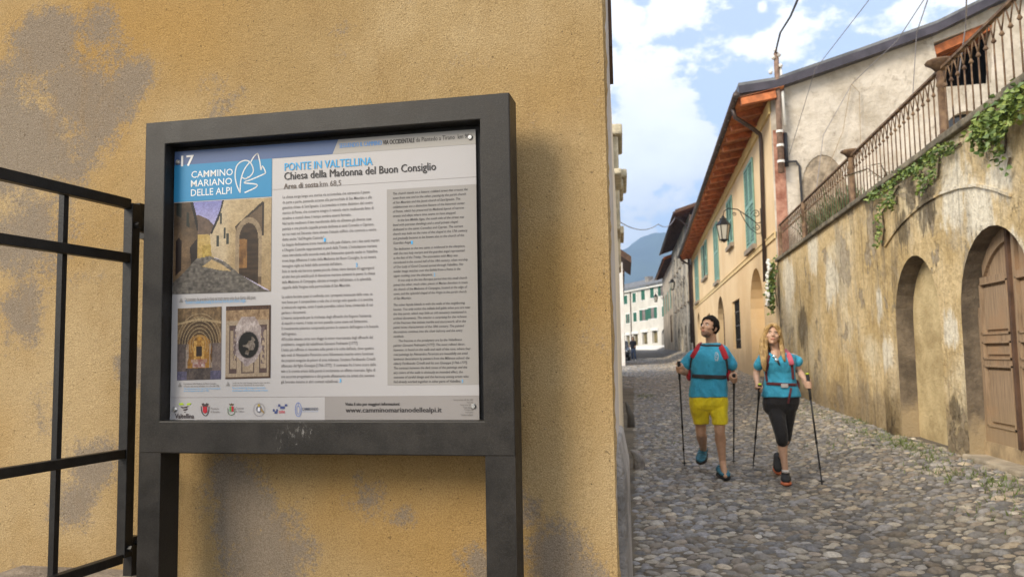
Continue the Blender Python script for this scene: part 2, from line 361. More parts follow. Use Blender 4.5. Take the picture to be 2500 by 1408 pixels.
M['cream'] = simple('sunlit_cream_plaster', (.74, .65, .50), .9, 0, .08, 1, .006, 30)  # pale tone paints sunlight into the left-hand street facades
M['white_house'] = simple('white_plaster', (.72, .70, .68), .9, 0, .08, 1)
M['bluish'] = simple('cool_grey_plaster', (.46, .46, .49), .9, 0, .1, 1)
M['farwall'] = simple('far_cream_plaster', (.60, .575, .52), .9, 0, .1, .6)
M['whitetrim'] = simple('white_trim', (.74, .73, .70), .8, 0, .06, 2)
M['black'] = simple('black_iron', (.012, .011, .0105), .45, .3, .3, 30, .001, 200)
M['rust'] = simple('rusty_iron', (.155, .085, .050), .8, .2, .45, 9, .004, 90, c2=(.235, .15, .085))
M['gutter'] = simple('brown_metal_gutter', (.085, .062, .055), .5, .4, .2, 6)
M['fascia'] = simple('dark_metal_fascia', (.065, .058, .072), .45, .4, .25, 3)
M['terracotta'] = simple('terracotta', (.44, .135, .045), .85, 0, .35, 4, .01, 30, c2=(.58, .22, .08))
M['timber'] = simple('dark_timber', (.085, .045, .026), .8, 0, .35, 6)
M['redbeam'] = simple('red_stained_timber', (.47, .145, .045), .7, 0, .35, 5)
M['slate'] = simple('grey_slate', (.15, .155, .165), .8, 0, .35, 2, .02, 12)
M['shutter'] = simple('sage_green_shutter', (.19, .345, .29), .6, 0, .15, 5)
M['shutter_dark'] = simple('dark_green_shutter', (.028, .135, .090), .6, 0, .2, 5)
M['sill'] = simple('stone_sill', (.27, .225, .175), .9, 0, .2, 6)
M['stone'] = simple('pale_stone', (.52, .46, .33), .9, 0, .25, 4, .02, 25)
M['void'] = simple('dark_interior', (.018, .015, .013), .9, 0, .2, 3)
M['redbrick'] = simple('red_brick_strip', (.37, .125, .075), .9, 0, .4, 3.5, .03, 14, c2=(.50, .27, .19))
M['glass'] = simple('window_glass', (.03, .035, .042), .08, 0, .2, 2, spec=.8)
M['lampglass'] = simple('frosted_lamp_glass', (.42, .40, .34), .25, 0, .1, 3)
M['leaf'] = mat_leaf('ivy_leaf', (.10, .165, .03), (.24, .30, .07)); M['leaf2'] = mat_leaf('ivy_leaf_dark', (.05, .095, .025), (.13, .19, .05)); M['leaf3'] = mat_leaf('reed_leaf', (.045, .085, .03), (.13, .17, .07))
M['grass'] = mat_leaf('grass_blade', (.07, .115, .02), (.17, .21, .05)); M['stem'] = simple('woody_stem', (.09, .065, .04), .9)
M['flower'] = simple('white_petal', (.75, .75, .72), .7, 0, .05, 3)
M['hill'] = simple('wooded_slope', (.045, .065, .035), 1, 0, .35, .004)
M['cable'] = simple('black_cable', (.03, .03, .035), .6); M['cable_grey'] = simple('grey_cable', (.24, .23, .25), .6); M['cable_tan'] = simple('bare_wire', (.33, .25, .16), .6)
M['polewood'] = simple('weathered_pole', (.20, .13, .095), .85, 0, .35, 7)
M['porcelain'] = simple('porcelain', (.7, .68, .64), .25, 0, .05)
M['skin'] = simple('tanned_skin', (.50, .295, .19), .5, 0, .10, 14); M['skin_leg'] = M['skin']; M['skin_w'] = simple('fair_tanned_skin', (.58, .36, .25), .5, 0, .08, 14)
def mat_cloth(name, c, s=9):
    k = NT(name); n = k.noise(s, 4, .55, k.map((1, 1, .55))); k.col(k.mix(k.rng(n, .3, .7), dark(c, .82), tuple(min(1, x*1.08) for x in c))).rough(.85).bump(n, .05, .8); k.b.inputs['Sheen Weight'].default_value = .15; return k.m
M['tee'] = mat_cloth('turquoise_jersey', (.040, .345, .53)); M['shorts'] = mat_cloth('yellow_cotton', (.74, .585, .01)); M['legging'] = mat_cloth('black_stretch', (.011, .010, .012))
M['hair_dark'] = simple('dark_hair', (.012, .009, .007), .8, 0, .4, 60, spec=.15); M['hair_blond'] = simple('blond_hair', (.40, .235, .075), .5, 0, .4, 25, .004, 90, c2=(.58, .38, .15))
M['red'] = mat_cloth('red_nylon', (.46, .018, .03), 14); M['pink'] = mat_cloth('pink_nylon', (.60, .12, .17), 14); M['maroon'] = mat_cloth('maroon_nylon', (.115, .02, .025), 14)
M['strap'] = simple('dark_webbing', (.035, .032, .034), .8); M['buckle'] = simple('grey_plastic', (.45, .43, .42), .5)
M['shoe_blue'] = simple('teal_blue_shoe', (.035, .16, .24), .7, 0, .35, 25); M['shoe_black'] = simple('black_shoe', (.02, .02, .021), .7); M['sole'] = simple('dark_sole', (.025, .025, .025), .8); M['orange'] = simple('orange_rubber', (.70, .20, .09), .6); M['sock'] = simple('white_sock', (.7, .68, .66), .9)
M['lime'] = simple('lime_plastic', (.55, .68, .02), .5); M['pole'] = simple('black_carbon', (.018, .017, .017), .4); M['eye'] = simple('eyeball', (.7, .68, .64), .2, 0, .02); M['iris'] = simple('dark_iris', (.03, .018, .01), .2); M['lip'] = simple('lip', (.42, .14, .10), .5); M['brow'] = simple('eyebrow', (.03, .018, .012), .8)
M['stubble'] = simple('stubbled_skin', (.20, .115, .078), .7, 0, .2, 80); M['lens'] = simple('mirror_lens', (.55, .62, .66), .08, .9, .05)
M['navy'] = simple('navy_cloth', (.025, .028, .04), .9); M['denim'] = simple('denim', (.10, .14, .24), .9)
M['carpaint'] = simple('dark_car_paint', (.012, .013, .017), .2, .3, .1, 2, coat=1); M['tyre'] = simple('tyre', (.02, .02, .02), .9); M['chrome'] = simple('chrome', (.6, .6, .6), .15, 1, .02)
# ------------------------------------------------------------------ setting
def grid_sheet(name, xs, ys, zf, mat, label=None):
    m = MB(); nx = len(xs)
    m.v = [(x, y, zf(x, y)) for y in ys for x in xs]
    m.f = [(j*nx+i, j*nx+i+1, (j+1)*nx+i+1, (j+1)*nx+i) for j in range(len(ys)-1) for i in range(nx-1)]; m.c = [None]*len(m.f)
    o = m.build(name, mat, None, True); tag(o, kind='structure'); return o
ys = list(np.arange(-14, 30, .5))+list(np.arange(30, 150, 3.0)); xs = list(np.arange(-9, -1, 1.0))+list(np.arange(-1, 3.6, .2))+[4, 6, 9, 14]
grid_sheet('street', xs, ys, gz, M['street'])
fx = [-3300, -1500, -800, -200, -60, -20, -8, 0, 8, 20, 60, 200, 800, 1500, 3300]; fy = [-500, -150, -60, -14, 0, 11, 30, 60, 90, 130, 200, 600, 1500, 3000, 4700]
grid_sheet('ground', fx, fy, lambda x, y: gz(0, y)-.30, simple('valley_floor', (.10, .11, .06), 1, 0, .3, .01))
def hills():
    n = 90; m = MB(); ks = 26
    def ridge(x):
        return 462+48*math.exp(-((x-90)/150)**2)+70*math.sin(x/900+.4)+26*math.sin(x/260+1)-max(0, -x-60)*.16-max(0, x-260)*.06
    for j in range(ks+1):
        t = j/ks
        for i in range(n+1):
            x = -3200+6400*i/n if True else 0
            x = math.copysign(abs((i/n-.5)*2)**1.8, i/n-.5)*3200+40
            h = ridge(x)*math.sin(min(1, t*1.35)*math.pi/2) if t < .75 else ridge(x)*(1-.25*((t-.75)/.25))
            rough = math.sin(x*.021+j*1.3)*math.sin(x*.007-j*.8)*26*t*(1-t)*4
            m.v.append((x, 2600+1900*t, max(-8, h+rough*(t < .7))))
    for j in range(ks):
        for i in range(n): a = j*(n+1)+i; m.f.append((a, a+1, a+n+2, a+n+1))
    m.c = [None]*len(m.f); tag(m.build('hills', M['hill'], None, True), kind='structure')
hills()
def cobbles():
    "rounded river stones set in the street, each its own shape, size and tint"
    rnd = random.Random(3); cell = .054; gridd = {}; stones = []
    def ok(x, y, r):
        ci, cj = int(math.floor(x/cell)), int(math.floor(y/cell)); k = 2
        for i in range(ci-k, ci+k+1):
            for j in range(cj-k, cj+k+1):
                for (a, b, q) in gridd.get((i, j), ()):
                    if (a-x)**2+((b-y)/1.18)**2 < (.80*(q+r))**2: return False
        return True
    for rad, tries in ((.052, 2600), (.043, 13000), (.035, 45000), (.028, 90000), (.021, 80000), (.016, 40000)):
        for _ in range(tries):
            y = 3.6+(38-3.6)*rnd.random()**1.6; x = rnd.uniform(-.6, 3.36)
            if rad < .025 and y > 11 or rad < .02 and y > 7.5: continue
            if x < -.05-.0125*max(0, y-2.2): continue
            r = rad*rnd.uniform(.88, 1.12)
            if ok(x, y, r):
                gridd.setdefault((int(math.floor(x/cell)), int(math.floor(y/cell))), []).append((x, y, r)); stones.append((x, y, r))
    for _ in range(26000):
        y = rnd.uniform(26, 66); x = rnd.uniform(-1.2, 3.3); r = rnd.uniform(.045, .065)
        if ok(x, y, r): gridd.setdefault((int(math.floor(x/cell)), int(math.floor(y/cell))), []).append((x, y, r)); stones.append((x, y, r))
    pal = [(.170, .172, .195), (.130, .134, .150), (.20, .195, .20), (.25, .225, .185), (.185, .155, .125), (.30, .25, .185), (.155, .145, .135), (.205, .17, .14), (.32, .30, .275), (.11, .11, .118), (.21, .195, .17)]
    wts = [16, 13, 12, 10, 11, 7, 12, 5, 3, 8, 10]
    V = []; F = []; C = []
    n = 9
    for (x, y, r) in stones:
        z0 = gz(x, y); asp = rnd.uniform(1.1, 2.0); ang = rnd.gauss(.35, .75); a = r*asp**.5*1.04; b = r/asp**.5*1.12; h = r*rnd.uniform(.42, .70)
        ca, sa = math.cos(ang), math.sin(ang); tx, ty = rnd.gauss(0, .12), rnd.gauss(0, .12); pw = rnd.uniform(2.0, 2.7); e = 2/pw
        c = rnd.choices(pal, wts)[0]; warm = sm((x-.3)/1.6)
        fq = rnd.uniform(1.15, 2.15); gr = .35; lum = sum(c)/3; c = tuple((q*(1-gr)+lum*gr)*fq for q in c); c = (c[0]*(1.0+.10*warm), c[1]*(1+.02*warm), c[2]*(1.0-.12*warm))
        jit = [rnd.uniform(.9, 1.1) for _ in range(n)]; base = len(V)
        for (rr, hh) in ((1.0, -.30), (1.0, .12), (.86, .55), (.52, .90)):
            for k in range(n):
                t = 2*math.pi*k/n; cx, sy = math.cos(t), math.sin(t)
                px = a*rr*jit[k]*math.copysign(abs(cx)**e, cx); py = b*rr*jit[k]*math.copysign(abs(sy)**e, sy)
                V.append((x+px*ca-py*sa, y+(px*sa+py*ca), z0-.010+h*hh+px*tx+py*ty))
        V.append((x, y, z0-.010+h))
        for q in range(3):
            for k in range(n): F.append((base+q*n+k, base+q*n+(k+1) % n, base+(q+1)*n+(k+1) % n, base+(q+1)*n+k)); C.append(c)
        for k in range(n): F.append((base+3*n+k, base+3*n+(k+1) % n, base+4*n)); C.append(c)
    m = MB(); m.v = V; m.f = F; m.c = C
    o = m.build('cobblestones', M['cobble'], None, True, fix=False); tag(o, 'grey, tan and bluish river cobbles paving the narrow street', 'cobblestones', kind='stuff')
    print('stones', len(stones))
cobbles()
# ------------------------------------------------------------------ building helpers
def arch(u0, u1, z0, zs, ht, n=14):
    c = (u0+u1)/2; r = abs(u1-u0)/2; s = 1 if u1 > u0 else -1
    return [(u0, z0), (u1, z0)]+[(c+s*r*math.cos(math.pi*k/n), zs+ht*math.sin(math.pi*k/n)) for k in range(n+1)]
def rect(u0, u1, z0, z1): return [(u0, z0), (u1, z0), (u1, z1), (u0, z1)]
class Face:
    "a facade plane: origin (x,y), direction along it, outward normal"
    def __init__(s, p, q, outward):
        s.p = Vector((p[0], p[1], 0)); d = Vector((q[0]-p[0], q[1]-p[1], 0)); s.L = d.length; s.u = d.normalized(); s.n = Vector((s.u.y, -s.u.x, 0))
        if s.n.dot(Vector((outward[0], outward[1], 0))) < 0: s.n = -s.n
    def P(s, u, z, o=0): return s.p+s.u*u+s.n*o+Vector((0, 0, z))
    def box(s, mb, u0, u1, z0, z1, o0, o1): return mb.obox(s.P(u0, z0, o0), s.u*(u1-u0), s.n*(o1-o0), (0, 0, z1-z0))
def wall_mesh(mb, F, outline, holes=(), reveal=.25, thick=5.0, reveal_mb=None):
    loops = [outline]+list(holes); vecs = [[Vector((a, b, 0)) for a, b in lp] for lp in loops]; flat = [p for lp in loops for p in lp]
    tris = tessellate_polygon(vecs); vs = [F.P(a, b) for a, b in flat]
    mb.add(vs, [tuple(t) for t in tris])
    for lp in holes:
        rm = reveal_mb or mb
        for i in range(len(lp)):
            a, b = lp[i], lp[(i+1) % len(lp)]; rm.quad(F.P(*a), F.P(*b), F.P(*b, -reveal), F.P(*a, -reveal))
    n = len(outline)
    if thick:
        for i in range(n):
            a, b = outline[i], outline[(i+1) % n]; mb.quad(F.P(*a), F.P(*b), F.P(*b, -thick), F.P(*a, -thick))
        mb.poly([F.P(a, b, -thick) for a, b in outline])
    return mb
def shutter_leaf(mb, F, u0, u1, z0, z1, o=.02, slats=16):
    "louvred shutter leaf lying on the facade"
    s = .045; lo, hi = min(u0, u1), max(u0, u1); s = min(.07, (hi-lo)*.14)
    F.box(mb, lo, lo+s, z0, z1, o, o+.045); F.box(mb, hi-s, hi, z0, z1, o, o+.045)
    for a, b in ((z0, z0+.09), ((z0+z1)/2-.05, (z0+z1)/2+.05), (z1-.09, z1)): F.box(mb, lo+s, hi-s, a, b, o, o+.043)
    for seg in ((z0+.09, (z0+z1)/2-.05), ((z0+z1)/2+.05, z1-.09)):
        n = slats//2; h = (seg[1]-seg[0])/n
        for k in range(n):
            za = seg[0]+k*h; a = F.P(lo+s, za, o+.038); b = F.P(hi-s, za, o+.038); c = F.P(hi-s, za+h*.95, o+.008); d = F.P(lo+s, za+h*.95, o+.008); mb.quad(a, b, c, d)
def door_panels(mb, F, u0, u1, z0, z1, o):
    F.box(mb, u0, u1, z0, z1, o-.05, o)
# ------------------------------------------------------------------ the yellow building at the corner
SD = Vector((.9991, -.0420, 0))             # direction of the sign and of the wall behind it
SN = Vector((-.0420, -.9991, 0))
wp = Vector((-.0865, 2.165, 0))
yb = thing('yellow_building', (-3, 3.0, 0), 'ochre yellow roughcast building with grey worn patches, behind the information sign', 'building')
FY = Face(tuple((wp-SD*9)[:2]), tuple(wp[:2]), (0, -1)); LY = FY.L
m = MB(); wall_mesh(m, FY, rect(0, LY, -.3, 3.05), (), .2, 0)
# soft rounded arris, then the street-side return
rc = random.Random(4); pts_ = []; w_ = 0
for i in range(168):
    z_ = -.3+3.35*i/167; w_ = .8*w_+rc.gauss(0, .0011); pts_.append((FY.P(LY-.012+w_*.5, z_, .0006), FY.P(LY-.001+w_+rc.gauss(0, .0009), z_, -.003), Vector((-.0805+w_+rc.gauss(0, .0007), 2.178+rc.gauss(0, .001), z_)), Vector((-.0835, 2.20, z_))))
for p_, q_ in zip(pts_, pts_[1:]):
    for i in range(3): m.quad(p_[i], p_[i+1], q_[i+1], q_[i])
m.quad(FY.P(0, -.3), FY.P(0, 3.05), FY.P(0, 3.05, -4), FY.P(0, -.3, -4)); m.quad(FY.P(0, 3.05), FY.P(LY, 3.05), FY.P(LY, 3.05, -.3), FY.P(0, 3.05, -.3))
m.build('front_wall', M['yellow'], yb)
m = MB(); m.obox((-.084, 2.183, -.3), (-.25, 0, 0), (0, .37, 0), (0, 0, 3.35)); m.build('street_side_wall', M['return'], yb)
m = MB(); m.loft([((-.09, 2.49, -.2), (.036, 0, 0), (0, .27, 0)), ((-.09, 2.49, 1.02), (.032, 0, 0), (0, .27, 0)), ((-.095, 2.49, 1.12), (.02, 0, 0), (0, .26, 0))], 16, True, None, 6); m.build('plinth', M['concrete'], yb, bevel=.012)
m = MB(); m.obox(FY.P(-.2, 3.05, .02), FY.u*(LY+.195), -FY.n*.30, (0, 0, .12)); m.build('roof', M['slate'], yb)
# low wall under the gate
lw = MB(); lw.box((-1.93, .55, -.2), (-1.425, 2.30, .742)); o = lw.build('low_wall', M['ledge'], None, bevel=.02)
tag(o, 'low rough stone ledge under the black iron gate', 'wall')
# ------------------------------------------------------------------ left-hand houses along the street
def left_house(name, p, q, z1, mat, label, thick=6, eave=None):
    t = thing(name, ((p[0]+q[0])/2-1, (p[1]+q[1])/2, gz(0, p[1])), label, 'house')
    F = Face(p, q, (1, 0)); m = MB(); wall_mesh(m, F, rect(0, F.L, gz(0, p[1])-.5, z1), (), .2, thick); m.build('wall', mat, t); return t, F
lh, F = left_house('cream_house', (-.092, 2.56), (-.345, 12.4), 2.65, M['cream'], 'cream plastered house wall, sunlight put into its colour, seen edge-on just past the yellow corner', 6)
m = MB()
m.obox(F.P(0, 2.65, -.10), F.u*F.L, -F.n*6, (0, 0, .12)); m.build('roof', M['slate'], lh)
m = MB(); F.box(m, .02, .40, 2.37, 2.645, .002, .018); m.build('shutter', M['timber'], lh)
lh, F = left_house('stone_trimmed_house', (-.40, 12.6), (-.98, 34), 5.25, M['cream'], 'tall cream house with yellowish stone pediment and sills jutting over the street', 6)
m = MB(); F.box(m, .0, 1.4, 4.85, 5.02, -.1, .16); F.box(m, .1, 1.3, 4.3, 4.85, -.1, .09); F.box(m, .0, 1.3, 4.2, 4.3, -.1, .13); m.build('pediment', M['stone'], lh, bevel=.03)
m = MB(); F.box(m, 3.6, 5.4, 4.95, 5.12, -.1, .26); F.box(m, 3.7, 5.3, 4.75, 4.95, -.1, .18); F.box(m, 3.8, 5.2, 3.9, 4.75, -.1, .10); m.build('cornice', M['stone'], lh, bevel=.04)
m = MB(); F.box(m, 9, 11, 4.6, 4.8, -.1, .2); F.box(m, 9.2, 10.8, 3.7, 4.6, -.1, .10); m.build('window_surround', M['stone'], lh, bevel=.03)
m = MB(); m.obox(F.P(0, 5.25, -.02), F.u*F.L, -F.n*6, (0, 0, .15)); m.build('roof', M['timber'], lh)
lh, F = left_house('white_gabled_house', (-1.12, 47.5), (-1.27, 54), 6.75, M['white_house'], 'white house with deep brown eaves jutting out at the far left', 5)
m = MB(); a = F.P(-.7, 6.62, .52); 
m.obox(a, F.u*(F.L+1.2), -F.n*6+Vector((0, 0, 4.4)), (0, 0, .38)); m.build('roof', M['timber'], lh)
m = MB(); F.box(m, .05, .6, 1.0, 2.6, -.02, .02); m.build('door', M['timber'], lh)
lh, F = left_house('grey_plaster_house', (-1.62, 62), (-2.75, 104), 7.5, M['bluish'], 'cool grey plastered house behind the parked car', 4)
m = MB(); m.obox(F.P(-.2, 7.5, .3), F.u*(F.L), -F.n*5, (0, 0, .3)); m.build('roof', M['timber'], lh)
# guard stones at the foot of the left wall
for (x, y, h, r, lb) in ((-.27, 14.5, .50, .07, 'dark wedge-shaped guard stone against the left wall, farther up the street'), (-.10, 9.7, .22, .075, 'pale rounded guard stone at the foot of the left wall')):
    m = MB(); m.loft([((x, y, gz(x, y)-.1), (r, 0, 0), (0, r*1.3, 0)), ((x, y, h*.5), (r*.9, 0, 0), (0, r*1.2, 0)), ((x-.05, y, h*.85), (r*.6, 0, 0), (0, r, 0)), ((x-.08, y, h), (r*.25, 0, 0), (0, r*.5, 0))], 10)
    o = m.build('guard_stone', M['concrete'] if y < 10 else simple('dark_stone', (.10, .095, .09)), None, True); tag(o, lb, 'guard stone')
# ------------------------------------------------------------------ right-hand garden wall
GX = 3.3
gw = thing('garden_wall', (GX, 12, .2), 'tall stained ochre plaster retaining wall with an arched doorway and a blind niche', 'wall')
FG = Face((GX, 0), (GX, 40), (-1, 0))
def gpx(u, v): p = at(u, v, 'X', GX); return (p.y, p.z)
niche = arch(9.66, 11.26, .05, 1.72, .78); doorh = arch(7.42, 9.05, .24, 1.72, .80)
m = MB(); sm_ = MB(); out = [(1.0, -.3), (20.35, -.3), (20.35, 3.53), (14, 3.56), (9, 3.60), (1.0, 3.62)]
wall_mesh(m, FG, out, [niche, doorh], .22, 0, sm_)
m.quad(FG.P(1, -.3), FG.P(1, 3.62), FG.P(1, 3.62, -8), FG.P(1, -.3, -8)); m.quad(FG.P(1, 3.53, -.0), FG.P(20.35, 3.5), FG.P(20.35, 3.5, -8), FG.P(1, 3.53, -8))
m.build('wall', M['garden'], gw)
o = sm_.build('reveal', M['shaded_soot'], gw); tag(o, 'sooty grey jambs and arch soffits of niche and doorway, colour darkened further for recess shade')
m = MB(); F2 = FG; m.poly([F2.P(a, b, -.215) for a, b in arch(9.6, 11.34, 0, 1.72, .82)]); m.build('niche_back', simple('ochre_niche', (.52, .385, .185), .92, 0, .35, 1.8, .02, 20, c2=(.60, .48, .27)), gw)
# drip line: shallow relieving arch standing proud of the plaster
m = MB(); pts = [gpx(*p) for p in ((2163, 604), (2182, 575), (2205, 546), (2232, 520), (2262, 496), (2300, 475), (2340, 461), (2385, 455), (2430, 464), (2472, 480))]
for (a, b) in zip(pts, pts[1:]):
    pa, pb = FG.P(*a, -.01), FG.P(*b, -.01); m.obox(pa, pb-pa, (-.035, 0, 0), (0, 0, .03))
m.build('relieving_arch', M['garden'], gw)
m = MB(); pts = [gpx(*p) for p in ((2163, 604), (2200, 552), (2262, 496), (2330, 464), (2330, 520), (2200, 610))]
# coping slabs
m = MB(); y = 1.0
while y < 20.3:
    L = random.uniform(.8, 1.3); y2 = min(20.33, y+L); z = 3.62-.09*(y-1)/19.3; m.box((GX-.07, y, z), (GX+.32, y2-.012, z+.075+random.uniform(-.006, .006))); y = y2
m.build('coping', simple('mossy_coping', (.17, .145, .10), .95, 0, .5, 3.5, .02, 30), gw, bevel=.012)
# buttress-like thickening left of the niche
m = MB(); m.loft([(FG.P(11.62, .05, -.05), (0, .36, 0), (.11, 0, 0)), (FG.P(11.66, 1.2, -.05), (0, .34, 0), (.09, 0, 0)), (FG.P(11.8, 2.6, -.05), (0, .26, 0), (.06, 0, 0)), (FG.P(11.9, 3.5, -.06), (0, .2, 0), (.05, 0, 0))], 12, True); m.build('buttress', M['garden'], gw, True)
# door: two panelled leaves in the arch
FD = Face((GX, 0), (GX, 40), (-1, 0)); zo = -.20
def arch_clip(y, zs=1.72, ht=.80, a=7.42, b=9.05):
    c = (a+b)/2; r = (b-a)/2; t = max(0, 1-((y-c)/r)**2); return zs+ht*math.sqrt(t)
mid = 8.235
for (a, b) in ((mid+.006, 9.05), (7.42, mid-.006)):
    n = 10; top = [(a+(b-a)*k/n, arch_clip(a+(b-a)*k/n)+.02) for k in range(n+1)]
    mb = MB(); mb.poly([FD.P(a, .40, zo+.0)]+[FD.P(b, .40, zo)]+[FD.P(y, z, zo) for y, z in top[::-1]])
    def fr(u0, u1, z0, z1, o0=0, o1=.035): FD.box(mb, u0, u1, z0, z1, zo+o0, zo+o1)
    st = .085
    fr(a, a+st, .40, min(arch_clip(a+.01), arch_clip(a+st))-.0); fr(b-st, b, .40, min(arch_clip(b-.002), arch_clip(b-st))-.0)
    for (z0, z1) in ((.40, .56), (1.18, 1.24), (1.42, 1.49)): fr(a+st, b-st, z0, z1)
    for (z0, z1) in ((.56, 1.18), (1.24, 1.42), (1.49, 2.02)):
        # moulding and raised field
        q = .05
        fr(a+st, b-st, z0, z0+.018, 0, .048); fr(a+st, b-st, z1-.018, z1, 0, .048); fr(a+st, a+st+.018, z0, z1, 0, .048); fr(b-st-.018, b-st, z0, z1, 0, .048)
        fr(a+st+q, b-st-q, z0+q, z1-q, 0, .022)
    fr(a+st, b-st, 2.02, 2.08)
    # shaped head of the upper panel
    for k in range(n):
        u0 = a+(b-a)*k/n; u1 = a+(b-a)*(k+1)/n; zt = min(arch_clip(u0), arch_clip(u1)); 
        if zt > 2.1:
            q0, q1 = arch_clip(u0), arch_clip(u1); dd = .13; A0, A1, B0, B1 = FD.P(u0, q0, zo+.034), FD.P(u1, q1, zo+.034), FD.P(u0, q0-dd, zo+.034), FD.P(u1, q1-dd, zo+.034)
            mb.quad(B0, B1, A1, A0); mb.quad(B0, B1, B1-FD.n*.034, B0-FD.n*.034)
    leaf = mb.build('door_leaf', M['wood'], gw)
    m = MB(); FD.box(m, a, b, .26, .40, zo-.02, zo+.05); o = m.build('bottom_board', simple('pale_worn_board', (.36, .27, .16), .8, 0, .3, 6), leaf)
m = MB(); FD.box(m, mid-.028, mid+.028, .4, 2.5, zo+.03, zo+.065); m.build('meeting_strip', M['timber'], gw)
m = MB(); m.poly([FD.P(a, b, zo-.06) for a, b in arch(7.3, 9.2, .1, 1.72, .9)]); m.build('door_void', M['void'], gw)
m = MB(); FG.box(m, 7.2, 9.12, .10,   .262, -.30, .06); FG.box(m, 7.1, 9.0, -.1, .10, -.36, .03); m.build('doorstep', simple('worn_step_stone', (.38, .32, .235), .9, 0, .3, 5, .01, 40), gw, bevel=.02)
# ------------------------------------------------------------------ the pale yellow house
hs = thing('pale_yellow_house', (5.5, 36, .8), 'long pale yellow house with sage green shutters and red tiled eaves', 'house')
FH = Face((GX, 20.4), (GX, 53.6), (-1, 0)); HL = FH.L; Y0 = 20.4; EZ = 7.62
holes = [arch(22.85-Y0, 25.75-Y0, .2, 2.35, 1.45), arch(33.9-Y0, 36.9-Y0, .6, 2.5, 1.25), rect(28.5-Y0, 30.9-Y0, 1.47, 3.2), arch(48.4-Y0, 50.6-Y0, .6, 2.9, .85), rect(41-Y0, 42.6-Y0, 1.9, 3.3)]
m = MB(); wall_mesh(m, FH, rect(0, HL, -.2, EZ), holes, .45, 0); m.quad(FH.P(HL, -.2), FH.P(HL, EZ), FH.P(HL, EZ, -6), FH.P(HL, -.2, -6))
m.build('street_wall', M['house'], hs)
m = MB(); FH.box(m, 0, HL, 4.14, 4.27, -.02, .035); FH.box(m, 0, HL, 4.27, 4.30, -.02, .055); m.build('string_course', simple('yellow_band', (.66, .50, .26), .9, 0, .1, 2), hs)
m = MB(); FH.box(m, 0, HL, 7.28, EZ-.02, -.02, .05); m.build('cornice_band', simple('ochre_band', (.74, .55, .23), .9, 0, .1, 2), hs)
# first arch: plastered recess with a tall doorway
m = MB(); FB = FH; m.poly([FH.P(a, b, -.44) for a, b in arch(22.7-Y0, 25.9-Y0, .1, 2.35, 1.6)]); m.build('arch_recess', M['house'], hs)
m = MB(); FH.box(m, 22.95-Y0, 23.95-Y0, .3, 3.05, -.44, -.40); m.build('door', M['timber'], hs)
m = MB(); FH.box(m, 22.85-Y0, 22.95-Y0, .3, 3.15, -.44, -.36); FH.box(m, 23.95-Y0, 24.05-Y0, .3, 3.15, -.44, -.36); FH.box(m, 22.85-Y0, 24.05-Y0, 3.05, 3.17, -.44, -.355); m.build('door_frame', M['sill'], hs)
def dark_back(lp, name):
    m = MB(); m.poly([FH.P(a, b, -.43) for a, b in lp]); m.build(name, M['void'], hs)
dark_back(arch(33.8-Y0, 37.0-Y0, .5, 2.5, 1.4), 'arched_door'); dark_back(arch(48.3-Y0, 50.7-Y0, .5, 2.9, 1.0), 'arched_door'); dark_back(rect(28.3-Y0, 31.1-Y0, 1.4, 3.3), 'window_opening'); dark_back(rect(40.9-Y0, 42.7-Y0, 1.8, 3.4), 'window_opening')
m = MB()
for k in range(9): u = 28.6-Y0+.27*k; m.bar(FH.P(u, 1.47, -.1), FH.P(u, 3.2, -.1), .03)
for z in (1.8, 2.3, 2.8): m.bar(FH.P(28.5-Y0, z, -.1), FH.P(30.9-Y0, z, -.1), .035)
m.build('window_grille', M['black'], hs)
m = MB(); FH.box(m, 33.9-Y0, 36.9-Y0, 2.35, 2.5, -.4, -.3); FH.box(m, 35.3-Y0, 35.5-Y0, .6, 3.6, -.4, -.28)
for k in range(10): m.bar(FH.P(34.05-Y0+.3*k, .6, -.25), FH.P(34.05-Y0+.3*k, 3.4, -.25), .03)
m.build('door_grille', M['timber'], hs)
# shuttered windows on the upper floor
def shutter_window(y0, y1, z0, z1, open_=False):
    w = MB(); FH.box(w, y0-Y0-.06, y1-Y0+.06, z0-.14, z0, -.02, .13); sill = w.build('window', M['sill'], hs)
    mid_ = (y0+y1)/2-Y0
    if open_:
        m = MB(); FH.box(m, y0-Y0, y1-Y0, z0, z1, -.05, .012); m.build('pane', M['void'], sill)
        hw = (y1-y0)/2
        for (a, b) in ((y0-Y0-hw*.25, y0-Y0+hw*.55), (y1-Y0-hw*.55, y1-Y0+hw*.25)):
            m = MB(); shutter_leaf(m, FH, a, b, z0, z1, .02, 20); m.build('shutter', M['shutter'], sill)
    else:
        for (a, b) in ((y0-Y0, mid_-.006), (mid_+.006, y1-Y0)):
            m = MB(); shutter_leaf(m, FH, a, b, z0, z1, .012, 20); m.quad(FH.P(a, z0, .008), FH.P(b, z0, .008), FH.P(b, z1, .008), FH.P(a, z1, .008)); m.build('shutter', M['shutter'], sill)
shutter_window(23.75, 25.65, 4.46, 7.0); shutter_window(29.4, 31.15, 5.28, 7.0); shutter_window(35.2, 37.1, 4.45, 7.0); shutter_window(41.5, 44.5, 5.27, 7.05, True); shutter_window(48.0, 50.9, 4.42, 7.05)
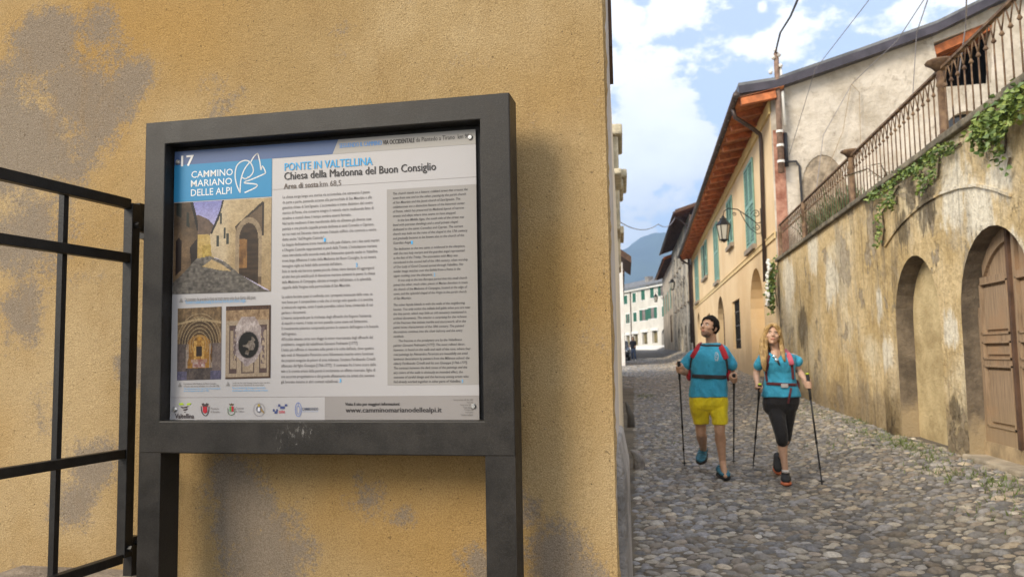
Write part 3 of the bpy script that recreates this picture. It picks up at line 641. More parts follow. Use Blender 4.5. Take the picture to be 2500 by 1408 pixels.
# tiled eaves: rows of pan tiles seen from below on rafters
ev = MB(); EO = .80; ez0 = 7.66; ne = 150
rows = 13; cols = 170
def eave_z(t, y): return EZ+.13-.11*t
vs = []
for j in range(5):
    o = -.30+(EO+.30)*j/4
    for i in range(cols*4+1):
        u = -.35+(HL+.7)*i/(cols*4); vs.append(FH.P(u, EZ+.16-.16*(o/EO)+.045*math.sin(i*math.pi/2*1.0+.4), o))
W_ = cols*4+1; fs = [(j*W_+i, j*W_+i+1, (j+1)*W_+i+1, (j+1)*W_+i) for j in range(4) for i in range(W_-1)]
ev.add(vs, fs); ev.build('eave_tiles', M['terracotta'], hs, True)
m = MB()
nr = 30
for k in range(nr):
    u = -.25+(HL+.45)*k/(nr-1); p = FH.P(u, EZ+.05, -.1); q = FH.P(u, EZ-.075, EO-.06); m.bar(p, q, .17, .17)
o = m.build('rafters', M['redbeam'], hs); o['kind'] = 'stuff'
m = MB(); m.quad(FH.P(-.02, EZ+.26, EO+.02), FH.P(HL+.3, EZ+.26, EO+.02), FH.P(HL+.3, EZ+2.3, -6.2), FH.P(-.02, EZ+2.3, -6.2)); m.quad(FH.P(-.02, EZ+.20, EO), FH.P(HL+.3, EZ+.20, EO), FH.P(HL+.3, EZ+2.2, -6.2), FH.P(-.02, EZ+2.2, -6.2)); m.build('roof', M['terracotta'], hs)
m = MB(); m.tube([FH.P(-.4, EZ+.08, EO+.06), FH.P(HL+.35, EZ+.04, EO+.06)], .085, 10); 
for k in range(40): u = -.3+k*(HL+.5)/39; m.bar(FH.P(u, EZ-.03, EO+.06), FH.P(u, EZ+.2, EO+.06), .03, .19)
m.build('gutter', M['gutter'], hs, True)
def downpipe(pts, parent, r=.05): m = MB(); m.tube(pts, r, 10); m.build('downpipe', M['gutter'], parent, True)
downpipe([FH.P(.5, EZ+.0, EO+.04), FH.P(.52, EZ-.22, EO), FH.P(1.0, EZ-.42, .30), FH.P(1.15, EZ-.55, .10), FH.P(1.25, 6.9, .07), FH.P(1.6, 3.2, .07)], hs, .055)
downpipe([FH.P(HL-.6, EZ, EO+.04), FH.P(HL-.5, EZ-.25, EO-.1), FH.P(HL-.2, EZ-.6, .1), FH.P(HL-.2, 1.5, .08)], hs, .07)
# end wall with loggia, facing the garden terrace
FE = Face((GX, 20.4), (GX+10, 20.4), (0, -1))
def epx(u, v): p = at(u, v, 'Y', 20.4); return (p.x-GX, p.z)
top = [epx(1890, 224), epx(1910, 217), epx(2100, 152), epx(2280, 88), epx(2450, 6), (9.6, 11.6)]
log_ = [epx(2302, 213), epx(2420, 203), epx(2424, 50), epx(2279, 105)]
a1 = arch(.62, 1.72, 4.3, 5.35, .85); a2 = arch(4.0, 5.15, 5.5, 6.45, .6)
m = MB(); wall_mesh(m, FE, [(0, 3.3), (9.6, 3.3)]+top[::-1]+[(0, 7.55)], [log_, a2], .3, 0); m.build('end_wall', M['greywall'], hs)
m = MB(); m.poly([FE.P(3.4, 7.2, -1.9), FE.P(6.1, 7.2, -1.9), FE.P(6.1, 10.0, -1.9), FE.P(3.4, 9.1, -1.9)]); m.obox(FE.P(3.4, 7.5, -.3), (2.7, 0, 0), (0, 1.6, 0), (0, 0, .05)); m.build('loggia_back', M['void'], hs)
m = MB(); m.poly([FE.P(a, b, -.28) for a, b in arch(3.9, 5.25, 5.3, 6.45, .7)]); m.build('arched_window', M['glass'], hs)
m = MB(); m.poly([FE.P(a, b, .02) for a, b in a1]); m.build('blind_arch', simple('blind_arch_stone', (.33, .27, .20), .95, 0, .4, 5, .05, 9), hs)
m = MB(); ap = a1[2:]
for p, q in zip(ap, ap[1:]): pa = FE.P(*p, .02); pb = FE.P(*q, .02); m.bar(pa, pb, .05, .09)
m.build('arch_band', M['greywall'], hs)
for k in range(4):
    z = 8.42-.0*k; o0 = -.15-.5*k; m = MB(); pa = FE.P(3.75, 8.62, o0); pb = FE.P(5.35, 9.26, o0); m.bar(pa-Vector((0, 0, .07)), pb-Vector((0, 0, .07)), .14, .2); m.build('beam', M['redbeam'], hs)
# corner strip of exposed red paint and the verge fascia
m = MB(); FE.box(m, .04, .30, 3.4, 6.85, -.01, .022); m.build('red_corner_strip', M['redbrick'], hs)
m = MB()
tp = [(-.78, EZ+.16), epx(1890, 222), epx(1910, 215), epx(2100, 150), epx(2280, 86), epx(2450, 2), (9.7, 11.75)]
for p, q in zip(tp, tp[1:]):
    pa = FE.P(p[0], p[1]+.07, .30); pb = FE.P(q[0], q[1]+.07, .30); m.obox(pa-Vector((0, 0, .09)), pb-pa, (0, .45, 0), (0, 0, .20))
m.build('fascia', M['fascia'], hs)
m = MB()
for p, q in zip(tp, tp[1:]):
    pa = FE.P(p[0], p[1]+.19, .27); pb = FE.P(q[0], q[1]+.19, .27); m.obox(pa, pb-pa, (0, 6, 0), (0, 0, .07))
m.build('verge_slates', M['slate'], hs)
m = MB()
for p, q in zip(tp[:2], tp[1:3]):
    pa = FE.P(p[0], p[1]-.14, .25); pb = FE.P(q[0], q[1]-.14, .25); m.obox(pa, pb-pa, (0, .25, 0), (0, 0, .12))
m.build('verge_board', M['timber'], hs)
# ------------------------------------------------------------------ stone house and plaster house beyond
sh = thing('stone_house', (5, 64, 1.4), 'tall grey rubble stone house with dark overhanging eaves', 'house')
FS = Face((3.22, 53.8), (2.75, 75), (-1, 0)); SL = FS.L; SZ = 10.5
hl = [rect(2+3.6*k, 3.3+3.6*k, 4.9, 6.9) for k in range(5)]+[rect(2+3.6*k, 3.2+3.6*k, 8.0, 9.4) for k in range(5)]+[arch(1.5+4.0*k, 3.4+4.0*k, 1.0, 2.6, .8) for k in range(4)]
m = MB(); wall_mesh(m, FS, rect(0, SL, .4, SZ), hl, .35, 5); m.build('wall', M['stonewall'], sh)
for lp in hl:
    m = MB(); m.poly([FS.P(a, b, -.33) for a, b in lp]); us = [a for a, b in lp]; w = m.build('window', M['void'], sh)
    m = MB(); FS.box(m, min(us), max(us), lp[0][1]-.08, lp[0][1]+.0, -.1, .12); m.build('sill', M['sill'], w)
def eaves(F, L, z, out, parent, mat, ext=.8, slope=.32):
    m = MB(); m.obox(F.P(-ext, z, out), F.u*(L+2*ext-.2), -F.n*(out+6)+Vector((0, 0, (out+6)*slope)), (0, 0, .22)); m.build('roof', mat, parent)
    m = MB()
    for k in range(int(L/.9)): u = .2+.9*k; m.obox(F.P(u, z-.12, out-.08), F.u*.12, -F.n*(out)+Vector((0, 0, out*slope)), (0, 0, .12))
    m.build('rafters', M['timber'], parent)['kind'] = 'stuff'
    m = MB(); m.tube([F.P(-ext, z+.02, out+.07), F.P(L+ext-.2, z+.02, out+.07)], .09, 8); m.build('gutter', M['gutter'], parent, True)
eaves(FS, SL, SZ, .95, sh, M['timber'])
downpipe([FS.P(.3, SZ, .9), FS.P(.5, SZ-.7, .1), FS.P(.5, 2, .08)], sh, .07)
ph = thing('plaster_house', (4.5, 86, 1.8), 'weathered plaster house with brown eaves at the end of the right-hand row', 'house')
FP = Face((2.78, 75.3), (2.35, 96), (-1, 0)); PL = FP.L; PZ = 10.0
hl = [rect(1.5+5*k, 3.0+5*k, 5.6, 7.6) for k in range(4)]+[rect(2, 3.8, 2.4, 5.0)]
m = MB(); wall_mesh(m, FP, rect(0, PL, .8, PZ), hl, .3, 5); m.build('wall', simple('weathered_plaster', (.43, .37, .29), .95, 0, .3, .7, .02, 9), ph)
for lp in hl:
    m = MB(); m.poly([FP.P(a, b, -.28) for a, b in lp]); w = m.build('window', M['void'], ph)
    m = MB(); us = [a for a, b in lp]; shutter_leaf(m, FP, max(us), max(us)+.7, lp[0][1], lp[2][1], .03, 12); m.build('shutter', M['shutter'] if lp[0][1] > 3 else M['timber'], w)
eaves(FP, PL, PZ, .75, ph, M['redbeam'], .3)
# ------------------------------------------------------------------ far building closing the street
fb = thing('far_building', (1, 118, 2), 'cream three-storey building with dark green shutters closing the end of the street', 'building')
FF = Face((-6.6, 131), (9.5, 98), (0, -1)); FLn = FF.L
def fpx(u, v):
    r = ray(u, v); n_ = FF.n; t = (FF.p-Vector((0, 0, CAM_H))).dot(n_)/Vector(r).dot(n_); p = Vector((0, 0, CAM_H))+Vector(r)*t; return ((p-FF.p).dot(FF.u), p.z)
zt = fpx(1575, 700)[1]; shop = []
for (a, b, v0, v1) in ((1511, 1524, 828, 850), (1529, 1538, 819, 846), (1546, 1558, 816, 843), (1568, 1581, 812, 840), (1592, 1606, 808, 837)):
    u0, z1 = fpx(a, v0); u1, _ = fpx(b, v0); _, z0 = fpx(a, v1); shop.append(rect(u0, u1, z0, z1))
u0, z0 = fpx(1616, 846); u1, z1 = fpx(1632, 803); gate_ = arch(u0, u0+2.6, z0, z1-.7, .9)
m = MB(); wall_mesh(m, FF, rect(0, FLn, 1.0, zt), shop+[gate_], .35, 8); m.build('wall', M['farwall'], fb)
for lp in shop:
    m = MB(); m.poly([FF.P(a, b, -.33) for a, b in lp]); w = m.build('shop_window', simple('shop_glass', (.16, .13, .06), .3, 0, .6, 1.5), fb)
    m = MB(); FF.box(m, lp[0][0]-.3, lp[1][0]+.3, lp[2][1]+.05, lp[2][1]+.42, -.02, .16); m.build('lintel', M['whitetrim'], w)
    m = MB(); FF.box(m, lp[0][0]-.18, lp[0][0], lp[0][1], lp[2][1]+.05, -.02, .05); m.build('jamb', M['whitetrim'], w); m = MB(); FF.box(m, lp[1][0], lp[1][0]+.18, lp[0][1], lp[2][1]+.05, -.02, .05); m.build('jamb', M['whitetrim'], w)
m = MB(); m.poly([FF.P(a, b, -.33) for a, b in gate_]); m.build('gateway', M['void'], fb)
m = MB(); FF.box(m, 0, FLn, 1.0, fpx(1575, 848)[1]+.25, -.02, .06); m.build('plinth', M['whitetrim'], fb)
def fwin(a, b, v0, v1, leaves):
    u0, z1 = fpx(a, v0); u1, z0 = fpx(b, v1); m = MB(); FF.box(m, u0-.16, u1+.16, z0-.16, z1+.16, -.02, .03); fr = m.build('window', M['whitetrim'], fb)
    m = MB(); FF.box(m, u0, u1, z0, z1, 0, .036); m.build('pane', simple('far_pane', (.20, .165, .15), .4, 0, .3, 2) if leaves != 2 else M['void'], fr)
    mid_ = (u0+u1)/2
    sets = {2: [(u0, mid_-.02), (mid_+.02, u1)], 1: [(u0-.0, u0+(u1-u0)*.3), (u1-(u1-u0)*.3, u1)], 3: [(u0, u0+(u1-u0)*.35)]}[leaves]
    for s0, s1 in sets:
        m = MB(); shutter_leaf(m, FF, s0, s1, z0, z1, .04, 12); m.quad(FF.P(s0, z0, .05), FF.P(s1, z0, .05), FF.P(s1, z1, .05), FF.P(s0, z1, .05)); m.build('shutter', M['shutter_dark'], fr)
for w in ((1524, 1532, 722, 741, 2), (1545, 1553, 716, 737, 2), (1566, 1575, 709, 731, 2), (1588, 1597, 702, 726, 2), (1607, 1624, 696, 720, 3), (1529, 1538, 767, 788, 1), (1547, 1555, 763, 784, 2), (1562, 1583, 757, 781, 1), (1583, 1605, 752, 776, 1), (1617, 1627, 748, 772, 2)): fwin(*w)
m = MB(); m.obox(FF.P(-.5, zt+.02, .55), FF.u*(FLn+1), -FF.n*5+Vector((0, 0, 1.7)), (0, 0, .22)); m.build('roof', M['slate'], fb)
m = MB(); FF.box(m, 0, FLn, zt-.32, zt+.0, -.02, .35); m.build('cornice', M['whitetrim'], fb)
for (u, v0, v1, w) in ((1552, 678, 700, 1.0), (1563, 687, 697, .5), (1580, 684, 695, .6), (1603, 652, 675, 1.0)):
    a, z1 = fpx(u, v0); _, zb = fpx(u, v1); m = MB(); m.obox(FF.P(a, zb-.3, -1.5), FF.u*w, -FF.n*.8, (0, 0, z1-zb+.3)); m.obox(FF.P(a-.08, z1, -1.45), FF.u*(w+.16), -FF.n*.9, (0, 0, .14)); m.build('chimney', M['concrete'], fb)
a, z1 = fpx(1598, 672); m = MB(); m.obox(FF.P(a, zt+.3, -1.6), FF.u*2.6, -FF.n*2, (0, 0, z1-zt+.1)); m.obox(FF.P(a-.2, z1+.35, -1.4), FF.u*3.4, -FF.n*2.4, (0, 0, .18)); m.build('dormer', M['whitetrim'], fb)
u, z = fpx(1540, 720); m = MB(); m.tube([FF.P(u, 3.2, .1), FF.P(u, zt-.3, .1)], .07, 8); m.build('downpipe', M['gutter'], fb)
# ------------------------------------------------------------------ information sign
SP = Vector((-.326, 2.0, 0))
def sign_pt(u, v, off=0):
    "point of the sign seen at (u,v); off = metres behind the frame's front"
    r = Vector(ray(u, v)); o = SP-SN*off; t = (o-Vector((0, 0, CAM_H))).dot(SN)/r.dot(SN); return Vector((0, 0, CAM_H))+r*t
def sl(u, v, off=0): p = sign_pt(u, v, off); return ((p-SP).dot(SD), p.z)
def SPt(s, z, off=0): return SP+SD*s-SN*off+Vector((0, 0, z))
sg = thing('information_sign', (SPt(-.5, 0)), 'dark grey metal framed information board about the church and the walking route, on two posts', 'information sign')
L0, R0 = -1.066, 0.0; T0, B0 = 2.041, 1.108; wl, wr, wt, wb = .064, .080, .066, .088; DP = .088
def sbox(m, s0, s1, z0, z1, o0, o1): return m.obox(SPt(s0, z0, o0), SD*(s1-s0), -SN*(o1-o0), (0, 0, z1-z0))
m = MB()
oc = [(L0, B0), (R0, B0), (R0, T0), (L0, T0)]; ic = [(L0+wl, B0+wb), (R0-wr, B0+wb), (R0-wr, T0-wt), (L0+wl, T0-wt)]
vs = [SPt(a_, b_, o_) for o_ in (0, DP) for a_, b_ in oc+ic]; fs = []
for i in range(4):
    j = (i+1) % 4; fs += [(i, j, 4+j, 4+i), (8+j, 8+i, 12+i, 12+j), (8+i, 8+j, j, i), (4+i, 4+j, 12+j, 12+i)]
m.add(vs, fs); m.build('frame', M['steel'], sg, bevel=.003)
for a, b in ((L0+.0006, L0+wl+.004), (R0-wr+.002, R0-.0006)):
    m = MB(); sbox(m, a, b, -.2, B0+.001, .0012, DP-.001); m.build('post', M['steel'], sg)
PO = .040
m = MB(); sbox(m, L0+wl, R0-wr, B0+wb, T0-wt, PO+.012, PO+.016); m.build('backing', M['black'], sg)
pl0, pt0 = sl(427, 372, PO); pl1, _ = sl(1161, 316, PO); _, pb0 = sl(700, 1029, PO); pt0 = sl(800, 343, PO)[1]
k = NT('coated_panel'); k.col((.335, .322, .325)).rough(.38); k.b.inputs['Coat Weight'].default_value = .45; k.b.inputs['Coat Roughness'].default_value = .3; M['panel'] = k.m
M['ink'].node_tree.nodes['Principled BSDF'].inputs['Coat Weight'].default_value = .22; M['ink'].node_tree.nodes['Principled BSDF'].inputs['Coat Roughness'].default_value = .3
m = MB(); sbox(m, pl0, pl1, pb0, pt0, PO, PO+.004); pan = m.build('panel', M['panel'], sg)
def ql(m, quad, c, off): m.poly([sign_pt(u, v, PO-off) for u, v in quad], c)
def qz(m, s0, s1, z0, z1, c, off): m.poly([SPt(s0, z0, PO-off), SPt(s1, z0, PO-off), SPt(s1, z1, PO-off), SPt(s0, z1, PO-off)], c)
BLUE = (.022, .185, .36); DBLUE = (.06, .10, .215); GREY = (.262, .248, .236); INK = (.035, .03, .03); BODY = (.11, .10, .10); LBLUE = (.05, .33, .66); BROWN = (.125, .10, .085)
def PS(u, v): return sl(u, v, PO)
zA = PS(665, 390)[1]                                   # bottom of the header strip
sH = PS(664, 430)[0]
def ink(m, name): return m.build(name, M['ink'], pan, fix=False)
m = MB(); s1, _ = PS(812, 360); s2, _ = PS(826, 345); za = PS(740, 382)[1]
m.poly([SPt(pl0, za, PO-.0006), SPt(s1, za, PO-.0006), SPt(s2, pt0, PO-.0006), SPt(pl0, pt0, PO-.0006)], DBLUE); ink(m, 'header_band')
m = MB(); m.poly([SPt(s1, za, PO-.0006), SPt(pl1, za, PO-.0006), SPt(pl1, pt0, PO-.0006), SPt(s2, pt0, PO-.0006)], (.31, .295, .275)); ink(m, 'route_band')
zb = PS(430, 494)[1]; zh = za
m = MB(); qz(m, pl0, sH, zb, zh, BLUE, .001); ink(m, 'logo_field')
s0g = PS(945, 600)[0]; m = MB(); qz(m, s0g, pl1, PS(947, 940)[1], PS(945, 463)[1], GREY, .0006); ink(m, 'translation_column')
zf = PS(800, 968)[1]; sF = PS(793, 1000)[0]
m = MB(); qz(m, sF, pl1, pb0, zf, (.235, .218, .21), .0006); ink(m, 'footer_band'); m = MB(); qz(m, pl0, pl1, zf, zf+.0012, (.25, .23, .22), .0008); ink(m, 'footer_rule'); m = MB(); qz(m, sH, pl1, PS(800, 455)[1], PS(800, 455)[1]+.001, (.3, .28, .27), .0008); ink(m, 'title_rule')
# lettering -------------------------------------------------------------
_tc = {}
def glyphs(body, bold=0, shear=0, sp=1.0, line=1.0):
    cu = bpy.data.curves.new('t', 'FONT'); cu.body = body; cu.size = 1; cu.offset = bold; cu.shear = shear; cu.resolution_u = 2; cu.space_character = sp; cu.space_line = line
    o = bpy.data.objects.new('t', cu); col.objects.link(o); dg = bpy.context.evaluated_depsgraph_get(); dg.update()
    me = bpy.data.meshes.new_from_object(o.evaluated_get(dg)); v = [tuple(x.co[:2]) for x in me.vertices]; f = [tuple(p.vertices) for p in me.polygons]
    bpy.data.objects.remove(o); bpy.data.curves.remove(cu); bpy.data.meshes.remove(me); return v, f
def put(m, body, lt, rb, c, off=.0014, bold=0, shear=0, fit_h=True, line=1.0, sp=1.0, pf=SPt, po=None, w_only=None):
    "set the words so that their ink box spans lt..rb (s,z)"
    v, f = glyphs(body, bold, shear, sp, line); a = np.array(v); x0, y0 = a.min(0); x1, y1 = a.max(0)
    sx = (rb[0]-lt[0])/(x1-x0); sy = (lt[1]-rb[1])/(y1-y0)
    m.add([pf(lt[0]+(x-x0)*sx, rb[1]+(y-y0)*sy, (PO if po is None else po)-off) for x, y in v], f, c)
def putpx(m, body, l, t, r, b, c, **k): put(m, body, PS(l, t), PS(r, b), c, **k)
WH = (.62, .62, .62)
m = MB(); putpx(m, '17', 443, 381, 474, 405, WH, bold=.02); ink(m, 'number')
m = MB(); 
for w, t, b, l, r in (('CAMMINO', 415, 434, 468, 569), ('MARIANO', 437, 456, 467, 567), ('DELLE ALPI', 460, 478, 467, 566)):
    (s0, z1), (s1, z0) = PS(l, (t+b)/2+2), PS(r, (t+b)/2-2); zc = PS((l+r)/2, (t+b)/2-1)[1]; h = .0098; put(m, w, (PS(l, t)[0], zc+h), (PS(r, b)[0], zc-h), WH, bold=.004)
ink(m, 'route_name')
def stroke(m, pts, w, c, off=.0014):
    P = [sign_pt(u, v, PO-off) for u, v in pts]
    for i in range(len(P)-1):
        d = (P[i+1]-P[i]); n_ = d.cross(SN).normalized()*w/2; e = d.normalized()*w*.3; m.poly([P[i]-n_-e, P[i+1]-n_+e, P[i+1]+n_+e, P[i]+n_-e], c)
def smooth_pts(p, n=4):
    out = []
    for i in range(len(p)-1):
        p0 = p[max(i-1, 0)]; p1 = p[i]; p2 = p[i+1]; p3 = p[min(i+2, len(p)-1)]
        for k in range(n):
            t = k/n; out.append(tuple(.5*((2*b)+(c-a)*t+(2*a-5*b+4*c-d)*t*t+(-a+3*b-3*c+d)*t**3) for a, b, c, d in zip(p0, p1, p2, p3)))
    return out+[p[-1]]
m = MB()
for pts in ([(586, 470), (578, 452), (574, 430), (577, 408), (587, 396), (600, 392), (610, 396), (617, 408), (618, 420), (610, 431), (600, 436)],
            [(586, 470), (588, 440), (596, 415), (608, 398)], [(592, 434), (600, 437), (606, 432)], [(611, 398), (619, 384), (627, 376), (630, 378), (635, 398), (637, 414), (641, 406), (648, 421), (640, 427), (612, 439), (600, 443), (598, 447), (620, 449), (628, 452), (622, 459), (598, 470)]):
    stroke(m, smooth_pts(pts), .0036, WH)
ink(m, 'route_emblem')
m = MB()
def head(body, l, r, bl, br, capt, c, **k):
    "headline from baseline pixels (l,bl)-(r,br), capital height capt px"
    s0 = PS(l, bl)[0]; s1 = PS(r, br)[0]; zb_ = (PS(l, bl)[1]+PS(r, br)[1])/2; zt_ = (PS(l, bl-capt)[1]+PS(r, br-capt)[1])/2; v, f = glyphs(body, 0, 0)
    a = np.array(v); sx = (s1-s0)/(a[:, 0].max()-a[:, 0].min()); x0 = a[:, 0].min(); sy = (zt_-zb_)/.70
    
    for q in ((0, .0009) if k.get('bold', 0) else (0,)): m.add([SPt(s0+(x-x0)*sx+q, zb_+y*sy, PO-.0014-q*.2) for x, y in v], f, c)
head('PONTE IN VALTELLINA', 695, 909, 419, 401, 19, (.045, .30, .58), bold=.014)
head('Chiesa della Madonna del Buon Consiglio', 694, 1064, 440, 415, 19, (.03, .026, .026), bold=.016)
head('Area di sosta', 693, 777, 462, 456, 13.5, BROWN, bold=.014); head('km 68,5', 781, 833, 456, 453, 13.5, BROWN)
ink(m, 'headline')
m = MB(); head('SEGUENDO IL CAMMINO', 829, 932, 362, 354, 11, (.11, .25, .52), bold=.012); head('VIA OCCIDENTALE', 935, 1012, 354, 348, 11, INK, bold=.015); head('da Piantedo a Tirano  km 90', 1016, 1146, 347, 338, 11, INK); ink(m, 'route_line')
IT1 = """La chiesa sorge lungo una storica via acciottolata che attraversa il paese
da parte a parte, passando accanto alla parrocchiale di San Maurizio e alla
gesuitica chiesa di Sant'Ignazio. L'acciottolato è tratto distintivo del centro
storico di Ponte, che conserva integro il reticolo viario medioevale fatto di
stradine e viottoli dove il tempo sembra essersi fermato.
Nel tardo medioevo il lato meridionale della via allineava già diverse case
patrizie e una piccola cappella privata dedicata ai santi Cornelio e Cipriano,
sui cui resti nel Seicento viene elevato l'attuale edificio che comincia a venire
detto anche "dell'Angelo Custode".
La doppia dedicazione trova riscontro nella pala d'altare, con i due santi martiri
e l'Angelo Custode rappresentati ai piedi della Trinità. L'intitolazione mariana
viene introdotta nella seconda metà del Settecento quando anche in Valtellina
trova larga diffusione il culto della Madonna del Buon Consiglio, la cui tenera
immagine vigila sui fedeli dalla sommità dell'altare.
Solo in tarda età barocca questa piccola chiesa viene dunque ad aggiungersi
ad altri ben più antichi poli di devozione mariana esistenti in paese: la chiesa
della Madonna di Campagna, ubicata ai margini dell'abitato, e la splendida
cappella della Vergine nella parrocchiale di San Maurizio."""
IT2 = """La sobria facciata quasi si confonde con i prospetti intonacati delle case, se
non fosse per il campaniletto a vela che si scorge solo quando ci si avvicina
al minuscolo sagrato, sotto il quale potrebbe celarsi l'area cimiteriale di cui
parlano i documenti.
L'interno sorprende per la ricchezza degli affreschi che fingono l'esistenza
di stucchi e marmi, il tutto sui toni pastello come usava nel Settecento.
Il rivestimento pittorico comprende persino la cantoria dell'organo e la bussola
dell'ingresso.
All'occhio attento certo non sfugge la minor ricercatezza degli affreschi del
presbiterio, eseguiti dal valtellinese Giovanni Pedrazzini [1777].
L'esito più raffinato si riscontra sulle pareti e le volte dell'aula, dove quattro
tele ovali di Alessandro Paravicini sono felicemente inserite entro luminose
decorazioni eseguite da pittori di area milanese: l'anziano Ferdinando Crivelli
affiancato dal figlio Giuseppe [1766-1777].  Il contrasto fra il tono scuro delle
tele e la cromia ariosa delle pareti è ovviamente un effetto ricercato, figlio di
una accurata progettazione e del grande affiatamento tra artisti che avevano
già lavorato insieme in altri contesti valtellinesi."""
EN1 = """The church stands on a historic cobbled street that crosses the
town from one end to the other, passing by the parish church
of San Maurizio and the Jesuit church of Sant'Ignazio. The
cobblestones are a distinctive feature of the historical center
of Ponte, which has preserved its Medieval layout of narrow
streets and alleys where time seems to have stopped.
      In the late Middle Ages, the south side of the street was
lined with patrician dwellings and a small private chapel
dedicated to the saints Cornelius and Cyprian. The current
church was built on the ruins of the chapel in the 17th century
and gradually became to be known also as the church of the
Guardian Angel."""
EN2 = """The dedication to the two saints is evidenced in the altarpiece,
with the two holy martyrs and the guardian angel represented
at the feet of the Trinity. The association with Mary was
introduced in the second half of the 18th century, when worship
of Our Lady of Good Counsel spread through Valtellina. Her
tender image watches over the faithful from a frame in the
upper molding over the altarpiece.
      It was only in the late Baroque period that this small church
joined the other, much older, places of Marian devotion in town:
the church of the Madonna di Campagna, located at the edge of
town, and the splendid chapel of the Virgin in the parish church
of San Maurizio."""
EN3 = """The sober façade blends in with the walls of the neighboring
houses. You only notice the telltale bell gable when you are near
the tiny parvis, which may hide an old cemetery mentioned in
archival documents. The interior is surprising for the richness
of the frescoes that imitate marble and stuccowork, all in the
pastel tones characteristic of the 18th century. The painted
decorations continue into the choir balcony and the entry
vestibule.
      The frescoes in the presbytery are by the Valtellinese
painter Giovanni Pedrazzini [1777]. The most refined décor,
however, is found on the walls and vault of the nave, where four
oval paintings by Alessandro Paravicini are beautifully set amid
luminous decorations by painters from the Milanese school: the
elderly Ferdinando Crivelli and his son Giuseppe [1766-1777].
The contrast between the dark tones of the paintings and the
airy colors of the walls is obviously an intended effect, the
outcome of careful design and the harmony among artists who
had already worked together in other parts of Valtellina."""
m = MB()
put(m, IT1, PS(690, 478), (PS(926, 600)[0], PS(690, 707)[1]), BODY, bold=.003, line=1.32); put(m, IT2, PS(688, 721), (PS(924, 800)[0], PS(688, 937)[1]), BODY, bold=.003, line=1.32)
for ch, u, v in (('1', 793, 586), ('2', 871, 647), ('3', 831, 929)): putpx(m, ch, u-2, v-5, u+2.5, v+4, LBLUE, bold=.02)
ink(m, 'italian_text')
m = MB()
put(m, EN1, PS(959, 470), (PS(1143, 550)[0], PS(959, 598)[1]), (.06, .054, .054), shear=.22, bold=.002, line=1.3); put(m, EN2, PS(960, 605), (PS(1143, 700)[0], PS(960, 731)[1]), (.06, .054, .054), shear=.22, bold=.002, line=1.3); put(m, EN3, PS(960, 741), (PS(1150, 850)[0], PS(960, 936)[1]), (.06, .054, .054), shear=.22, bold=.002, line=1.3)
for ch, u, v in (('1', 1006, 592), ('2', 1061, 670), ('3', 1129, 930)): putpx(m, ch, u-2, v-4, u+2, v+4, LBLUE)
ink(m, 'english_text')
m = MB(); head('Visita il sito per maggiori informazioni:', 843, 976, 991, 987, 7.5, INK, bold=.02); head('www.camminomarianodellealpi.it', 844, 1078, 1007, 1004, 12, INK, bold=.006); ink(m, 'web_address')
m = MB()
def tri(u, v): stroke(m, [(u-4, v+4), (u, v-5), (u+4, v+4), (u-4, v+4)], .0012, (.2, .19, .18)); ql(m, [(u-2, v+3), (u, v-2), (u+2, v+3)], (.2, .19, .18), .0012)
tri(442, 733); ink(m, 'caption_mark'); m = MB(); tri(439, 939); ink(m, 'caption_mark'); m = MB(); tri(556, 937); ink(m, 'caption_mark'); m = MB()
CB = (.10, .33, .60)
putpx(m, "L'acciottolato che precede la chiesa nel tratto storico visto da un dipinto della pieve", 452, 726, 624, 733, (.12, .11, .1)); putpx(m, 'The stretch of cobbled street preceding the church seen from the parish of Buon Consiglio', 453, 733.5, 600, 740, CB)
ink(m, 'street_photo_caption'); m = MB(); putpx(m, "Il presbiterio della Madonna del Buon Consiglio,\ncollocato sulla mensa dell'altare, è un olivo del 1758.", 449, 934, 536, 944, (.12, .11, .1)); putpx(m, 'The small painting of Our Lady of Good Counsel placed\nabove the altarpiece was a gift in 1758.', 449, 946, 538, 956, CB)
ink(m, 'altar_photo_caption'); m = MB(); putpx(m, "L'ovale con San Luigi Gonzaga è inserito entro una finta\ncornice in stucco impreziosita da volute di fiori.", 567, 932, 659, 942, (.12, .11, .1)); putpx(m, 'The oval with San Luigi Gonzaga in a stucco frame\nof architectural embellished with a cascade of flowers.', 567, 944, 655, 954, CB)
ink(m, 'oval_photo_caption')
m = MB()
for i, (w, l) in enumerate((('Camminomariano delle Alpi - 2022', 1107), ('Progetto grafico', 1140), ('Stampa e posa - Edizioni', 1124), ('Testi storici', 1131), ('Fotografie', 1134), ('Progetto grafico', 1136), ('Traduzioni e redazione', 1125))): putpx(m, w, l, 973.5+6*i, 1155, 978+6*i, (.12, .11, .1))
ink(m, 'credits')
# printed pictures (flat prints) -----------------------------------------
class Pic:
    def __init__(s, tl, tr, br, bl, nx, ny, fn, name):
        a = [sign_pt(*p, PO-.0012) for p in (tl, tr, br, bl)]; m = MB()
        vs = [(a[0].lerp(a[1], i/nx)).lerp(a[3].lerp(a[2], i/nx), j/ny) for j in range(ny+1) for i in range(nx+1)]
        m.v = [tuple(v) for v in vs]
        for j in range(ny):
            for i in range(nx): m.f.append((j*(nx+1)+i, (j+1)*(nx+1)+i, (j+1)*(nx+1)+i+1, j*(nx+1)+i+1)); g_ = .70+.62*(.65*vn((i+.5)/nx, (j+.5)/ny, 95)+.35*vn((i+.5)/nx+.4, (j+.5)/ny, 38)); m.c.append(tuple(q*g_*.56*(q/.6)**.35 for q in fn((i+.5)/nx, (j+.5)/ny)))
        m.build(name, M['ink'], pan, fix=False)
_rp = np.random.RandomState(5); _nz = _rp.rand(64, 64)
